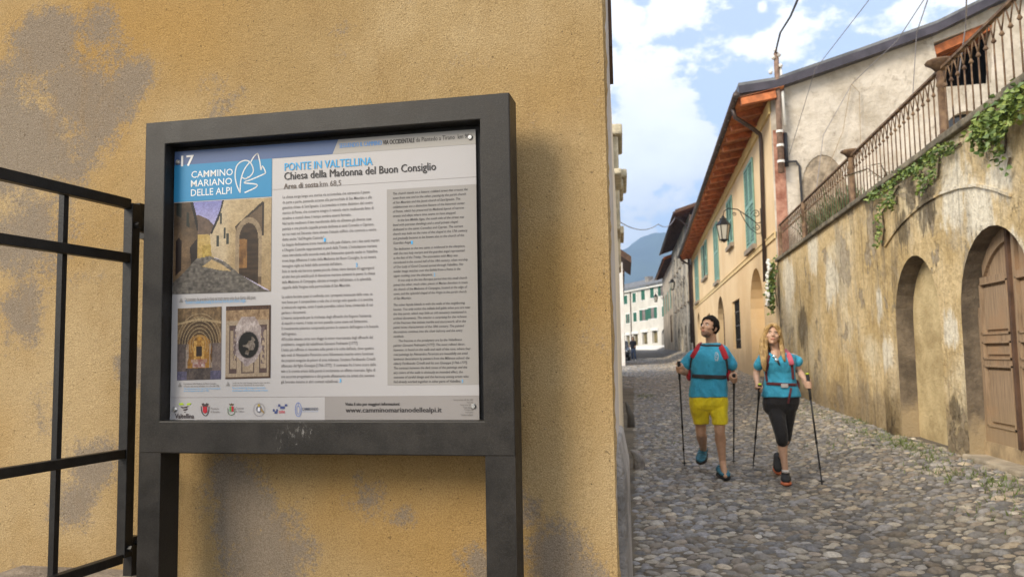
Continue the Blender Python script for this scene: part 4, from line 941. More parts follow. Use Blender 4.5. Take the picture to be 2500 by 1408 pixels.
def vn(x, y, s):
    x *= s; y *= s; i, j = int(math.floor(x)), int(math.floor(y)); fx_, fy_ = x-i, y-j; fx_ = fx_*fx_*(3-2*fx_); fy_ = fy_*fy_*(3-2*fy_); g = lambda a, b: _nz[a % 64, b % 64]
    return (g(i, j)*(1-fx_)+g(i+1, j)*fx_)*(1-fy_)+(g(i, j+1)*(1-fx_)+g(i+1, j+1)*fx_)*fy_
def inpoly(x, y, P):
    c = False; n = len(P)
    for i in range(n):
        x1, y1 = P[i]; x2, y2 = P[i-1]
        if (y1 > y) != (y2 > y) and x < (x2-x1)*(y-y1)/(y2-y1)+x1: c = not c
    return c
def mixc(a, b, t): t = min(1, max(0, t)); return tuple(p*(1-t)+q*t for p, q in zip(a, b))
def street_print(x, y):
    n = vn(x, y, 9)*.5+vn(x, y, 26)*.5; c = mixc((.33, .34, .62), (.62, .58, .72), y*2.2)
    if inpoly(x, y, [(.20, .14), (.27, .15), (.36, .20), (.45, .30), (.45, .45), (.2, .45)]): c = mixc((.15, .11, .10), (.27, .20, .15), n)
    if inpoly(x, y, [(.24, .36), (.36, .36), (.46, .44), (.46, .62), (.24, .62)]): c = mixc((.50, .36, .12), (.62, .50, .26), n)
    if inpoly(x, y, [(.30, .48), (.42, .47), (.42, .62), (.30, .62)]): c = mixc((.36, .26, .08), (.58, .46, .17), vn(x, y, 50))
    if inpoly(x, y, [(0, 0), (.20, 0), (.235, .14), (.25, .2), (.255, .36), (.255, .63), (.10, .78), (0, .88)]):
        c = mixc((.075, .052, .035), (.30, .215, .135), n*.5+.6*sm((y-.05)/.5)*(1-.8*sm((x-.12)/.12)))
        if inpoly(x, y, [(.20, 0), (.23, .13), (.245, .21), (.265, .32), (.245, .32), (.21, .16), (.17, .0)]): c = (.02, .016, .016)
        if inpoly(x, y, [(.03, 0), (.08, 0), (.08, .17), (.03, .14)]) or inpoly(x, y, [(.13, .1), (.16, .12), (.165, .28), (.135, .26)]): c = (.035, .045, .035)
        if inpoly(x, y, [(.03, .8), (.03, .42), (.055, .38), (.085, .42), (.09, .74)]): c = (.045, .025, .02)
        if inpoly(x, y, [(.17, .5), (.25, .4), (.25, .63), (.19, .68)]): c = (.05, .035, .03)
    if inpoly(x, y, [(.38, .36), (.48, .10), (.50, 0), (1, 0), (1, 1), (.94, .96), (.66, .79), (.52, .66), (.40, .60)]):
        c = mixc((.36, .27, .16), (.62, .51, .34), n*.6+.55*(1-y)-.25*max(0, x-.6))
        if x < .60: c = mixc(c, (.66, .58, .45), .55*sm((.62-x)/.12))
        if inpoly(x, y, [(.44, 0), (.52, 0), (.47, .2), (.40, .36), (.385, .36)]): c = (.05, .045, .055)
        if inpoly(x, y, [(.635, .29), (.91, .035), (.93, .05), (.93, .4), (.91, .4), (.91, .09), (.64, .33)]): c = (.075, .055, .04)
        if inpoly(x, y, [(.645, .30), (.91, .07), (.91, .93), (.86, .9), (.645, .78)]): c = mixc((.16, .115, .075), (.26, .19, .13), n)
        ex = (x-.775)/.135; ey = (y-.42)/.22
        arch_o = (ex*ex+ey*ey < 1 and y < .42) or (abs(ex) < 1 and .42 <= y < .84)
        ex2 = (x-.775)/.095; ey2 = (y-.43)/.17
        arch_i = (ex2*ex2+ey2*ey2 < 1 and y < .43) or (abs(ex2) < 1 and .43 <= y < .80+.13*(x-.68)/.2)
        if arch_o: c = mixc((.34, .27, .19), (.46, .37, .26), n)
        if arch_i:
            c = mixc((.05, .03, .018), (.13, .085, .05), vn(x*.3, y, 40))
            if x < .76 and .43 < y < .74 and vn(x, y, 12) > .30: c = mixc((.16, .085, .035), (.40, .24, .10), vn(x, y*.4, 34))
        for (wx, wy) in ((.49, .2), (.53, .36), (.56, .42), (.46, .44)):
            if abs(x-wx) < .012 and abs(y-wy) < .06: c = (.09, .10, .09)
    if y > .60+.0 and inpoly(x, y, [(.25, .62), (.38, .60), (.54, .67), (.68, .80), (.93, .97), (1, 1.0), (0, 1.0), (0, .88), (.1, .78)]):
        c = mixc((.075, .068, .062), (.31, .285, .255), vn(x, y, 45)*.6+vn(x*.6, y, 60)*.5)
        if inpoly(x, y, [(.30, .71), (.40, .64), (.50, .69), (.60, .77), (.50, .76)]): c = mixc((.50, .39, .22), (.62, .5, .32), n)
    return c
Pic((425, 496), (663, 482), (661, 711), (421, 718), 150, 144, street_print, 'street_photo')
def altar_print(x, y):
    n = vn(x, y, 14)*.5+vn(x, y, 38)*.5; c = mixc((.14, .095, .055), (.40, .29, .17), n)
    d = math.hypot((x-.5)/.42, (y-.52)/.36)
    if d < 1.08 or (abs(x-.5) < .43 and y > .52): c = mixc((.09, .06, .035), (.22, .15, .08), n)
    if math.hypot((x-.5)/.30, (y-.58)/.20) < 1 or (abs(x-.5) < .27 and y > .58): c = mixc((.18, .085, .02), (.62, .38, .10), n*(1.25-abs(x-.5)*2))
    if .33 < d < 1.3 and abs((d*7) % 1-.5) < .12 and y < .62: c = mixc(c, (.52, .42, .28), .7)
    if y < .3 and abs(y-.16-.12*abs(x-.5)) < .015: c = (.48, .38, .24)
    if .24 < abs(x-.5) < .34 and y > .5 and vn(x*3, y*.4, 22) > .5: c = mixc((.30, .25, .22), (.5, .44, .38), n)
    if abs(x-.5) < .12 and .46 < y < .72 and abs(x-.5) > .055: c = mixc((.42, .25, .07), (.72, .5, .2), vn(x, y, 44))
    if abs(x-.5) < .06 and .54 < y < .68: c = (.05, .03, .02)
    if abs(x-.5) < .18 and .72 < y < .77: c = mixc((.30, .10, .08), (.55, .45, .35), n)
    if abs(x-.5) < .14 and .76 < y < .83: c = mixc((.28, .08, .07), (.62, .56, .52), vn(x, y, 30))
    if y > .84: c = mixc((.05, .04, .045), (.22, .18, .16), n)
    if x < .2 and y > .5: c = mixc((.10, .08, .08), (.26, .21, .19), n)
    if x > .80 and y > .5: c = mixc((.13, .10, .10), (.34, .28, .25), n)
    if y > .88 and (x < .22 or x > .76): c = mixc((.09, .09, .15), (.25, .23, .32), n)
    return c
Pic((434, 753), (541, 748), (539, 925), (432, 928), 76, 124, altar_print, 'altar_photo')
def oval_print(x, y):
    n = vn(x, y, 16)*.5+vn(x, y, 40)*.5; c = mixc((.40, .32, .24), (.50, .42, .33), n)
    if y < .2: c = mixc((.24, .16, .10), (.55, .42, .28), n)
    if y < .055: c = mixc((.06, .035, .025), (.2, .12, .08), vn(x*3, y, 30))
    for cx, w_, t, b in ((.17, .085, .27, .93), (.84, .085, .27, .93), (.5, .14, .74, .93)):
        ax_, ay = abs(x-cx)/w_, abs(y-(t+b)/2)/((b-t)/2); q = max(ax_, ay)
        if .80 < q < 1.0: c = (.17, .12, .11)
    d = math.hypot((x-.51)/.30, (y-.54)/.275); d += .26*vn(x, y, 16)-.06
    if d < 1.08: c = mixc((.25, .20, .21), (.62, .56, .54), n)
    if y < .42 and abs(x-.5) < .32-abs(y-.34)*.9 and y > .15: c = mixc((.30, .24, .22), (.66, .60, .58), n)
    d2 = math.hypot((x-.51)/.225, (y-.54)/.18)
    if d2 < 1.07: c = (.30, .26, .25)
    if d2 < 1.0:
        c = mixc((.010, .009, .009), (.03, .026, .022), n)
        if vn(x+.3, y, 9)*.6+vn(x, y, 20)*.4 > .62 and d2 < .75: c = mixc((.12, .085, .05), (.40, .36, .33), n)
    if .3 < y < .8 and (abs(x-.2) < .035 or abs(x-.83) < .035) and vn(x, y, 30) > .5: c = (.22, .17, .17)
    if x > .965 or y > .975: c = (.14, .09, .06)
    return c
Pic((552, 748), (661, 744), (660, 922), (550, 925), 76, 124, oval_print, 'oval_painting_photo')
# row of emblems ----------------------------------------------------------
LG = (.36, .52, .02); DK = (.06, .045, .045)
m = MB(); ql(m, [(436, 984), (446, 983), (449, 988), (438, 988)], LG, .0014); ql(m, [(455, 988), (457, 984), (467, 983), (463, 988)], LG, .0014); ql(m, [(440, 991), (447, 993), (461, 990), (455, 995), (444, 996)], DK, .0014); ql(m, [(446, 999), (459, 996), (455, 1001), (449, 1002)], DK, .0014); ql(m, [(449, 1005), (454, 1004), (451, 1007)], DK, .0014); putpx(m, 'Valtellina', 428, 1009, 474, 1021, DK, bold=.02); ink(m, 'valley_logo')
m = MB(); RD = (.36, .02, .03)
ql(m, [(492, 985), (497, 983), (500, 987), (504, 983), (509, 985), (506, 992), (495, 992)], DK, .0014); stroke(m, smooth_pts([(491, 992), (492, 1003), (496, 1011), (501, 1014), (506, 1011), (509, 1003), (510, 992)]), .0022, DK); ql(m, [(495, 992), (505, 992), (506, 1005), (500, 1009), (495, 1005)], RD, .0015); stroke(m, [(489, 991), (512, 991)], .001, (.5, .2, .15)); putpx(m, 'Provincia\ndi Sondrio', 515, 994, 537, 1007, (.14, .12, .12)); ink(m, 'province_crest')
m = MB(); ql(m, [(559, 984), (563, 986), (565, 983), (568, 986), (571, 984), (569, 989), (561, 989)], (.09, .065, .03), .0014); ql(m, [(560, 991), (565, 991), (565, 1004), (560, 1004)], (.08, .22, .08), .0014); ql(m, [(565, 991), (570, 991), (570, 1004), (565, 1004)], RD, .0014); stroke(m, smooth_pts([(556, 996), (557, 1008), (564, 1013), (572, 1008), (573, 996)]), .0018, (.12, .17, .09)); putpx(m, 'Comune\ndi Tirano', 576, 993, 596, 1006, (.14, .12, .12)); ink(m, 'town_crest')
m = MB()
for r, c in ((13.5, (.25, .23, .24)),): 
    for k in range(26):
        a = 2*math.pi*k/26; stroke(m, [(632+r*math.cos(a)-.5, 999+r*1.15*math.sin(a)), (632+r*math.cos(a)+.7, 999+r*1.15*math.sin(a)+.5)], .0022, c)
ql(m, [(632+7*math.cos(2*math.pi*k/12), 998+9*math.sin(2*math.pi*k/12)) for k in range(12)], (.13, .13, .15), .0014); ql(m, [(632+3.4*math.cos(2*math.pi*k/10), 989+3.6*math.sin(2*math.pi*k/10)) for k in range(10)], (.30, .22, .05), .0017); ql(m, [(630, 994), (634, 994), (635, 1003), (629, 1003)], (.55, .55, .6), .0017); ql(m, [(637, 994), (646, 1008), (641, 1007), (636, 1000)], (.25, .17, .07), .0017); ink(m, 'shrine_seal')
m = MB(); NV = (.05, .065, .17)
for q in ((679, 986, 684, 992), (684, 991, 695, 997), (695, 986, 701, 991), (666, 998, 670, 1004), (670, 1003, 677, 1009), (674, 998, 678, 1003)): ql(m, [(q[0], q[1]), (q[2], q[1]), (q[2], q[3]), (q[0], q[3])], NV, .0014)
stroke(m, [(674, 988), (678, 994), (686, 999), (692, 998)], .0012, (.3, .3, .38)); putpx(m, 'como', 681, 1002, 696, 1008, (.42, .04, .06), bold=.02); ink(m, 'lake_logo')
m = MB()
stroke(m, [(728+7.5*math.sin(2*math.pi*k/20), 999-17*math.cos(2*math.pi*k/20)) for k in range(21)], .0013, (.10, .17, .45)); stroke(m, [(728+4*math.sin(2*math.pi*k/16), 1000-10*math.cos(2*math.pi*k/16)) for k in range(17)], .0011, (.10, .17, .45)); stroke(m, [(728, 983), (728, 992)], .001, (.10, .17, .45)); putpx(m, 'CAMMIKANDO', 738, 994, 777, 1001, (.07, .08, .12), bold=.016); putpx(m, 'Associazione di promozione sociale', 738, 1002.5, 777, 1005, (.12, .24, .5)); ink(m, 'walkers_logo')
for (u, v) in ((435, 396), (1148, 336), (427, 999), (1156, 991)):
    p = sign_pt(u, v, PO); m = MB(); m.tube([p+SN*.0002, p+SN*.002, p+SN*.005], [.0075, .0075, .005], 12); m.tube([p+SN*.005, p+SN*.0056], [.0025, .002], 6); m.build('screw', simple('zinc_screw', (.55, .54, .52), .3, .9, .2, 200), sg)
# ------------------------------------------------------------------ iron gate
G0 = Vector((-1.5155, 2.150, 0)); GD = -Vector((.1309, .9914, 0)); GN = Vector((.9914, -.1309, 0))
gt = thing('iron_gate', (G0.x, G0.y, .75), 'black iron bar gate hinged on the yellow wall, left of the information sign', 'gate')
def gp(t, z, o=0): return G0+GD*t+GN*o+Vector((0, 0, z))
m = MB(); m.obox(gp(-.016, .80, -.0), GD*.032, GN*.032, (0, 0, 1.03)); m.build('hinge_post', M['black'], gt, bevel=.002)
m = MB(); m.obox(gp(1.10, .80, 0), GD*.032, GN*.032, (0, 0, 1.03)); m.build('latch_post', M['black'], gt, bevel=.002)
for z, h in ((1.812, .030), (1.652, .028), (1.082, .026), (.785, .026)):
    m = MB(); m.obox(gp(.016, z, .004), GD*1.085, GN*.024, (0, 0, h)); m.build('rail', M['black'], gt, bevel=.002)
for t in (.227, .445, .663, .88):
    m = MB(); m.obox(gp(t-.008, .70 if t < .3 else .80, -.014), GD*.016, GN*.018, (0, 0, 1.83-(.70 if t < .3 else .80))); m.build('bar', M['black'], gt)
for z, lo in ((1.80, 0), (.83, 1)):
    m = MB()
    if not lo: m.obox(gp(-.014, 1.75, .01), GD*-.075, GN*.02, (0, 0, .085)); m.obox(gp(-.06, 1.735, -.01), GD*-.02, GN*.05, (0, 0, .10)); m.tube([gp(-.05, 1.765, .032), gp(-.05, 1.765, .044)], .012, 8); m.tube([gp(-.055, 1.81, .03), gp(-.055, 1.81, .042)], .013, 8)
    else: m.obox(gp(-.014, .742, .0), GD*-.03, GN*.03, (0, 0, .11)); m.tube([gp(-.03, .835, .03), gp(-.03, .835, .045)], .008, 8)
    m.build('hinge', M['black'], gt)
    m = MB(); zz = 1.765 if not lo else .825; m.tube([gp(.0, zz, .032), gp(0, zz, .046)], [.010, .009], 6); m.build('bolt', M['black'], gt)
# ------------------------------------------------------------------ iron railing on the garden wall
rl = thing('iron_railing', (GX+.06, 13, 3.63), 'rusty iron railing with forked balusters along the top of the garden wall', 'railing')
RX = GX+.06
def cz(y): return 3.695-.09*(y-1)/19.3
def rz(y): return cz(y)+.80+.02*(y-9)/11
m = MB(); m.bar((RX, 5.6, rz(5.6)), (RX, 20.2, rz(20.2)), .05, .028); m.build('handrail', M['rust'], rl)
m = MB(); m.bar((RX, 5.6, cz(5.6)+.06), (RX, 20.2, cz(20.2)+.06), .03, .014); m.build('bottom_rail', M['rust'], rl)
bal = None; sp_ = .178; N_ = int(14.4/sp_); by0 = 5.7
for k in range(N_):
    y = by0+sp_*k
    if any(abs(y-q) < .07 for q in (9.36, 13.3, 17.2)): continue
    if bal is None:
        m = MB(); h = .80; m.tube([(RX, y, cz(y)), (RX, y, cz(y)+h-.20)], .0085, 6)
        m.loft([((RX, y, cz(y)+h-.235), (.008, 0, 0), (0, .008, 0)), ((RX, y, cz(y)+h-.215), (.026, 0, 0), (0, .026, 0)), ((RX, y, cz(y)+h-.20), (.018, 0, 0), (0, .018, 0)), ((RX, y, cz(y)+h-.18), (.01, 0, 0), (0, .01, 0))], 8)
        for s in (-1, 1): m.tube([(RX, y, cz(y)+h-.19), (RX, y+s*.05, cz(y)+h-.07), (RX, y+s*sp_*.48, cz(y)+h)], .008, 5)
        bal = m.build('baluster', M['rust'], rl, True); yb0 = y
    else:
        o = bal.copy(); col.objects.link(o); o.parent = rl; o.location = (0, y-yb0, cz(y)-cz(yb0)); o.name = 'baluster'
for y in (9.36, 13.3, 17.2, 20.15):
    m = MB(); c = cz(y); m.tube([(RX, y, c-.02), (RX, y, c+.06), (RX, y, c+.07), (RX, y, c+.60), (RX, y, c+.62), (RX, y, c+.66), (RX, y, c+.80)], [.075, .07, .048, .045, .06, .05, .045], 12)
    if y < 14: m.tube([(RX, y, c+.78), (RX, y, c+.84), (RX, y, c+.88), (RX, y, c+.90), (RX, y, c+.93)], [.05, .10, .16, .15, .03], 14)
    m.build('newel_post', M['rust'], rl, True)
# ------------------------------------------------------------------ lanterns
def lantern(name, base, arm_dir, arm, size, label):
    "base: fixing point on the wall; arm_dir: unit vector away from it"
    t = thing(name, base, label, 'street lamp', 'wrought iron wall lanterns'); b = Vector(base); d = Vector(arm_dir); u = Vector((0, 0, 1)); r = .016*size
    m = MB(); P = lambda a, z: b+d*a+u*z
    m.tube([P(0, -.10*size), P(.12*arm, -.14*size), P(.35*arm, .08*size), P(.62*arm, .30*size), P(.85*arm, .34*size), P(.97*arm, .26*size), P(arm, .12*size)], r, 6)
    m.tube([P(0, -.42*size), P(.12*arm, -.44*size), P(.30*arm, -.28*size), P(.45*arm, -.02*size), P(.55*arm, .22*size)], r*.8, 6)
    for (cx, cy, rad, dr) in ((.14*arm, .14*size, .13*size, 1), (.13*arm, -.24*size, .10*size, -1), (.70*arm, .16*size, .06*size, 1)):
        m.tube([P(cx+rad*(1-k/18)*math.cos(k*.62*dr), cy+rad*(1-k/18)*math.sin(k*.62*dr)) for k in range(15)], r*.75, 5)
    m.bar(P(.012, -.52*size), P(.012, .30*size), .03*size, .02*size); m.build('bracket', M['black'], t, True)
    c = P(arm, 0); x = Vector((1, 0, 0)); y = Vector((0, 1, 0)); S = size
    def ring(z, w): return (c+u*z*S, x*w*S, y*w*S)
    m = MB(); m.loft([ring(.14, .02), ring(.10, .045), ring(.07, .05), ring(.05, .10), ring(.0, .10), ring(-.03, .13), ring(-.12, .20), ring(-.135, .215), ring(-.15, .20)], 6, True)
    m.loft([ring(-.56, .125), ring(-.58, .13), ring(-.60, .10), ring(-.62, .04), ring(-.66, .012)], 6, True)
    for k in range(6):
        a = math.pi*k/3; e = x*math.cos(a)+y*math.sin(a); m.bar(c+e*.195*S-u*.145*S, c+e*.122*S-u*.57*S, .02*S); m.tube([c+e*.125*S-u*.56*S, c+e*.13*S-u*.60*S, c+e*.10*S-u*.64*S], .008*S, 5)
    m.build('lamp_frame', M['black'], t)
    m = MB(); m.loft([ring(-.15, .185), ring(-.56, .115)], 6, True); m.build('glass', M['lampglass'], t)
lantern('wall_lantern', (GX-.02, 22.5, 4.98), (-1, 0, 0), 1.02, .95, 'large wrought iron lantern on a scrolled bracket, on the pale yellow house between its shutters')
p = FS.P(7.0, 6.75); lantern('wall_lantern', p, FS.n, .85, 1.15, 'smaller iron lantern sticking out from the grey stone house')
p = FP.P(PL-2.5, 8.0); lantern('wall_lantern', p, FP.n, .9, 1.25, 'dark iron lantern silhouetted against the far cream building')
# ------------------------------------------------------------------ plants
def leaf(m, p, s, rnd, droop=.5, outw=Vector((-1, 0, 0))):
    d = Vector((outw.x*.6+rnd.gauss(0, .5), outw.y*.6+rnd.gauss(0, .6), -droop+rnd.gauss(0, .5))).normalized(); n = d.cross(Vector((rnd.gauss(0, 1), rnd.gauss(0, 1), rnd.gauss(0, 1)))).normalized(); f = d.cross(n)*.18
    w = s*.42; m.add([p, p+d*s*.35+n*w+f*s, p+d*s*.75+n*w*.6+f*s*.6, p+d*s, p+d*s*.75-n*w*.6+f*s*.6, p+d*s*.35-n*w+f*s, p+d*s*.5], [(0, 1, 6), (1, 2, 6), (2, 3, 6), (3, 4, 6), (4, 5, 6), (5, 0, 6)])
def ivy(label, trails, seed, size=.075, mats=('leaf', 'leaf2'), cat='plant', name='ivy', flowers=0):
    rnd = random.Random(seed); t = thing(name, trails[0][0][0], label, cat, 'plants trailing over the garden wall'); m1, m2, ms = MB(), MB(), MB()
    for pts, n, spread in trails:
        P = [Vector(p) for p in pts]; ms.tube([p+Vector((.02, 0, 0)) for p in P], [.012]*len(P), 5)
        for k in range(n):
            q = rnd.random()*(len(P)-1); i = int(q); p = P[i].lerp(P[i+1], q-i)+Vector((-abs(rnd.gauss(0, spread*.55))-.01, rnd.gauss(0, spread), rnd.gauss(0, spread*.8)))
            leaf(m1 if rnd.random() < .62 else m2, p, size*rnd.uniform(.6, 1.25), rnd)
    fo = m1.build('foliage', M[mats[0]], t); m2.build('foliage', M[mats[1]], t); ms.build('stem', M['stem'], t)
    if flowers:
        m = MB(); P = [Vector(p) for p in trails[0][0]]
        for k in range(flowers):
            q = rnd.random()*(len(P)-1); i = int(q); p = P[i].lerp(P[i+1], q-i)+Vector((-.18, rnd.gauss(0, .13), rnd.gauss(0, .1))); m.ball(p, .045, n=6, m=4)
        m.build('blossom', M['flower'], t)
g = lambda u, v, o=.04: tuple(at(u, v, 'X', GX-o))
ivy('thick green ivy spilling over the wall top at the right edge, beside the railing', [([g(2510, 235, .1), g(2470, 262, .12), g(2420, 300, .1), g(2390, 325)], 380, .07), ([g(2490, 270, .1), g(2455, 310, .12), g(2425, 335)], 130, .06), ([g(2425, 320), g(2410, 345)], 60, .06), ([g(2500, 215, -.1), g(2490, 250)], 80, .08)], 1, .062)
ivy('short hanging ivy tuft on the pale wall under the thick ivy', [([g(2445, 300), g(2450, 350), g(2445, 375)], 60, .055), ([g(2405, 325), g(2410, 350)], 40, .06), ([g(2460, 385), g(2455, 408)], 8, .05)], 2, .052)
ivy('ivy creeping along the coping below the round-capped post, with one hanging tuft', [([g(2340, 350), g(2300, 372), g(2260, 395), g(2225, 418), g(2190, 440), g(2150, 470), g(2130, 482)], 420, .045), ([g(2290, 385), g(2285, 430), g(2250, 462)], 70, .06), ([g(2245, 420), g(2262, 450)], 40, .06)], 3, .052)
ivy('long thin ivy strand hanging down the wall left of the relieving arch', [([g(2190, 455), g(2170, 490), g(2150, 520), g(2155, 560), g(2150, 600)], 110, .05), ([g(2185, 480), g(2185, 500)], 40, .05)], 4, .052)
ivy('green hanging plant with small white flowers at the corner of the pale yellow house', [([(GX-.03, 20.2, 3.50), (GX-.10, 20.3, 3.1), (GX-.10, 20.35, 2.75), (GX-.08, 20.3, 2.45)], 420, .13)], 5, .085, ('leaf2', 'leaf'), 'hanging plant', 'hanging_plant', 30)
def reeds(label, cx, cy, w, d, h, n, seed):
    rnd = random.Random(seed); t = thing('reed_clump', (cx, cy, 3.5), label, 'plant'); m = MB()
    for k in range(n):
        p = Vector((cx+rnd.uniform(-d, d), cy+rnd.uniform(-w, w), 3.5)); l = h*rnd.uniform(.5, 1.1); b = Vector((rnd.gauss(0, .22), rnd.gauss(0, .22), 1)).normalized(); s = Vector((rnd.gauss(0, 1), rnd.gauss(0, 1), 0)).normalized()*.016; q = p+b*l*.6; r_ = q+(b+Vector((rnd.gauss(0, .35), rnd.gauss(0, .35), -.25)))*l*.4
        m.add([p-s, p+s, q+s*.8, q-s*.8, r_], [(0, 1, 2, 3), (3, 2, 4)])
    m.build('blades', M['leaf3'], t)
reeds('tall reedy green clump behind the railing in the garden corner', 3.75, 16.3, 1.6, .22, .95, 900, 6)
def palm(label, base, seed):
    rnd = random.Random(seed); t = thing('palm_plant', base, label, 'plant'); b = Vector(base); m = MB(); ms = MB()
    for k in range(9):
        a = rnd.uniform(0, 6.28); d = Vector((math.cos(a), math.sin(a), 0)); L = rnd.uniform(.45, .75); pts = [b+Vector((0, 0, .35)), b+d*L*.5+Vector((0, 0, .62)), b+d*L+Vector((0, 0, .55))]; ms.tube(pts, .008, 4)
        for j in range(14):
            q = j/13*1.9; i = min(1, int(q)); p = pts[i].lerp(pts[i+1], q-i); s = Vector((-d.y, d.x, 0))
            for sg_ in (-1, 1): e = p+s*sg_*.16+d*.10-Vector((0, 0, .03)); m.add([p-d*.012, p+d*.012, e], [(0, 1, 2)])
    m.build('fronds', M['leaf2'], t); ms.tube([b, b+Vector((0, 0, .4))], .03, 6); ms.build('stem', M['stem'], t)
palm('small feathery palm behind the railing beside the rusty post', (3.75, 12.7, 3.5), 8)
def grass():
    rnd = random.Random(11); m = MB()
    spots = [(2.98, 11.6, .35, 230), (3.08, 10.6, .30, 300), (3.02, 10.0, .25, 150), (2.98, 9.2, .22, 110), (2.75, 8.3, .25, 120), (2.95, 7.6, .3, 200), (2.9, 6.9, .3, 160), (2.9, 14.5, .5, 200), (2.8, 17, .6, 130), (2.4, 10.8, .3, 60), (.0, 22, .35, 200), (.35, 12.5, .4, 40), (2.6, 6.0, .4, 90), (3.2, 13, .2, 120)]
    for (x, y, s, n) in spots:
        for k in range(n):
            p = Vector((min(3.27, x+rnd.gauss(0, s*.45)), y+rnd.gauss(0, s*1.2), 0)); p.z = gz(p.x, p.y)-.005; h = rnd.uniform(.025, .075); w = .006; a = rnd.uniform(0, 6.28); s_ = Vector((math.cos(a), math.sin(a), 0))*w; e = p+Vector((rnd.gauss(0, .03), rnd.gauss(0, .03), h)); m.add([p-s_, p+s_, e], [(0, 1, 2)])
    o = m.build('grass', M['grass'], None); tag(o, 'sparse green grass growing between cobbles along the foot of the garden wall', 'grass', kind='stuff')
grass()
# ------------------------------------------------------------------ utility pole and wires
up = thing('utility_pole', (3.46, 20.15, 5.8), 'slim weathered utility mast with insulators fixed to the house corner', 'utility pole')
m = MB(); m.tube([(3.46, 20.17, 5.72), (3.46, 20.17, 8.75)], [.075, .06], 10); m.build('mast', M['polewood'], up, True)
m = MB(); m.tube([(3.60, 20.2, 6.9), (3.55, 20.2, 8.4)], .04, 8); m.build('white_conduit', M['whitetrim'], up, True)
m = MB(); m.tube([(3.62, 20.33, 6.75), (3.62, 20.33, 5.9)], .05, 8); m.tube([(3.55, 20.3, 6.02), (3.85, 20.33, 6.02), (3.92, 20.33, 5.9), (3.98, 20.33, 3.6)], .03, 6); m.build('grey_conduit', M['cable'], up, True)
for z in (6.0, 6.4, 6.75): m = MB(); m.tube([(3.46, 20.17, z-.03), (3.46, 20.17, z+.03)], .09, 10); m.build('clamp', M['porcelain'], up)
for (x, z) in ((3.38, 8.62), (3.52, 8.68), (3.30, 8.25), (3.55, 8.40), (3.44, 8.8)): m = MB(); m.tube([(x, 20.12, z-.05), (x, 20.12, z), (x, 20.12, z+.05)], [.03, .055, .03], 8); m.build('insulator', M['porcelain'], up, True)
def wire(pts, mat, label, r=.012, n=14, sag=.0):
    P = [Vector(p) for p in pts]; Q = []
    for a, b in zip(P, P[1:]):
        for k in range(n): t = k/n; Q.append(a.lerp(b, t)-Vector((0, 0, sag*4*t*(1-t))))
    Q.append(P[-1]); m = MB(); m.tube(Q, r, 5); o = m.build('cable', M[mat], None, True); tag(o, label, 'cable', 'overhead wires')
wire([(3.44, 20.1, 8.75), A(1905, 80, 18.6), A(1930, 40, 16), A(1958, -25, 12.5), A(2040, -420, 6)], 'cable', 'thick black cable rising from the top of the utility mast', .022)
wire([(3.7, 20.36, 6.2), A(1990, 170, 18), A(2118, 5, 13), A(2300, -260, 7)], 'cable_grey', 'thin grey wire crossing the sky above the plastered end wall', .007)
wire([A(1988, 500, 20.3), A(2010, 330, 20.25), A(2080, 205, 20.2), A(2190, 100, 16), A(2262, -10, 12), A(2380, -200, 8)], 'cable_grey', 'wire running up across the end wall to the sky, left of two', .008)
wire([A(2228, 240, 20.3), A(2238, 80, 19.6), A(2265, 0, 14), A(2330, -200, 8)], 'cable_grey', 'wire rising steeply past the roof edge, right of two', .010)
wire([A(2340, 190, 19.9), A(2358, 60, 19.2), A(2360, -10, 15), A(2364, -220, 8)], 'cable_grey', 'short thick pale wire rising out of the loggia opening', .015)
wire([A(1970, 540, 20.2), A(2030, 390, 20.25), A(2058, 320, 20.28), A(2078, 205, 20.3), A(2098, 225, 20.3), A(2102, 380, 20.3)], 'cable_tan', 'loop of bare brownish wire hanging on the plastered end wall', .008)
wire([(-.9, 30, 6.4), (.9, 41, 7.9), (2.3, 53.5, 10.3)], 'cable_grey', 'thin wire spanning the street to the stone house', .02, 10, .35)
# ------------------------------------------------------------------ people
X_ = Vector((1, 0, 0)); Y_ = Vector((0, 1, 0)); Z_ = Vector((0, 0, 1))
def rotm(yaw, pitch, roll=0):
    "yaw > 0 turns the face to camera-left, pitch > 0 lifts the chin"
    return (Matrix.Rotation(-yaw, 3, 'Z') @ Matrix.Rotation(-pitch, 3, 'X') @ Matrix.Rotation(roll, 3, 'Y'))
def rings_px(m, rows, Y, n=20, pw=2.3, tw=0):
    "rows: (centre u, v, half width px, half depth m, dy)"
    R_ = []
    for r in rows:
        u, v, hw, d = r[:4]; dy = r[4] if len(r) > 4 else 0
        c = A(u, v, Y+dy); hw_m = hw*(Y+dy)/F_PX; a = X_*hw_m; b = Y_*d
        if tw: q = Matrix.Rotation(tw, 3, 'Z'); a = q@a; b = q@b
        R_.append((c, a, b))
    m.loft(R_, n, True, None, pw)
def limb(m, pts, rs, n=12): m.tube(pts, rs, n, None, True)
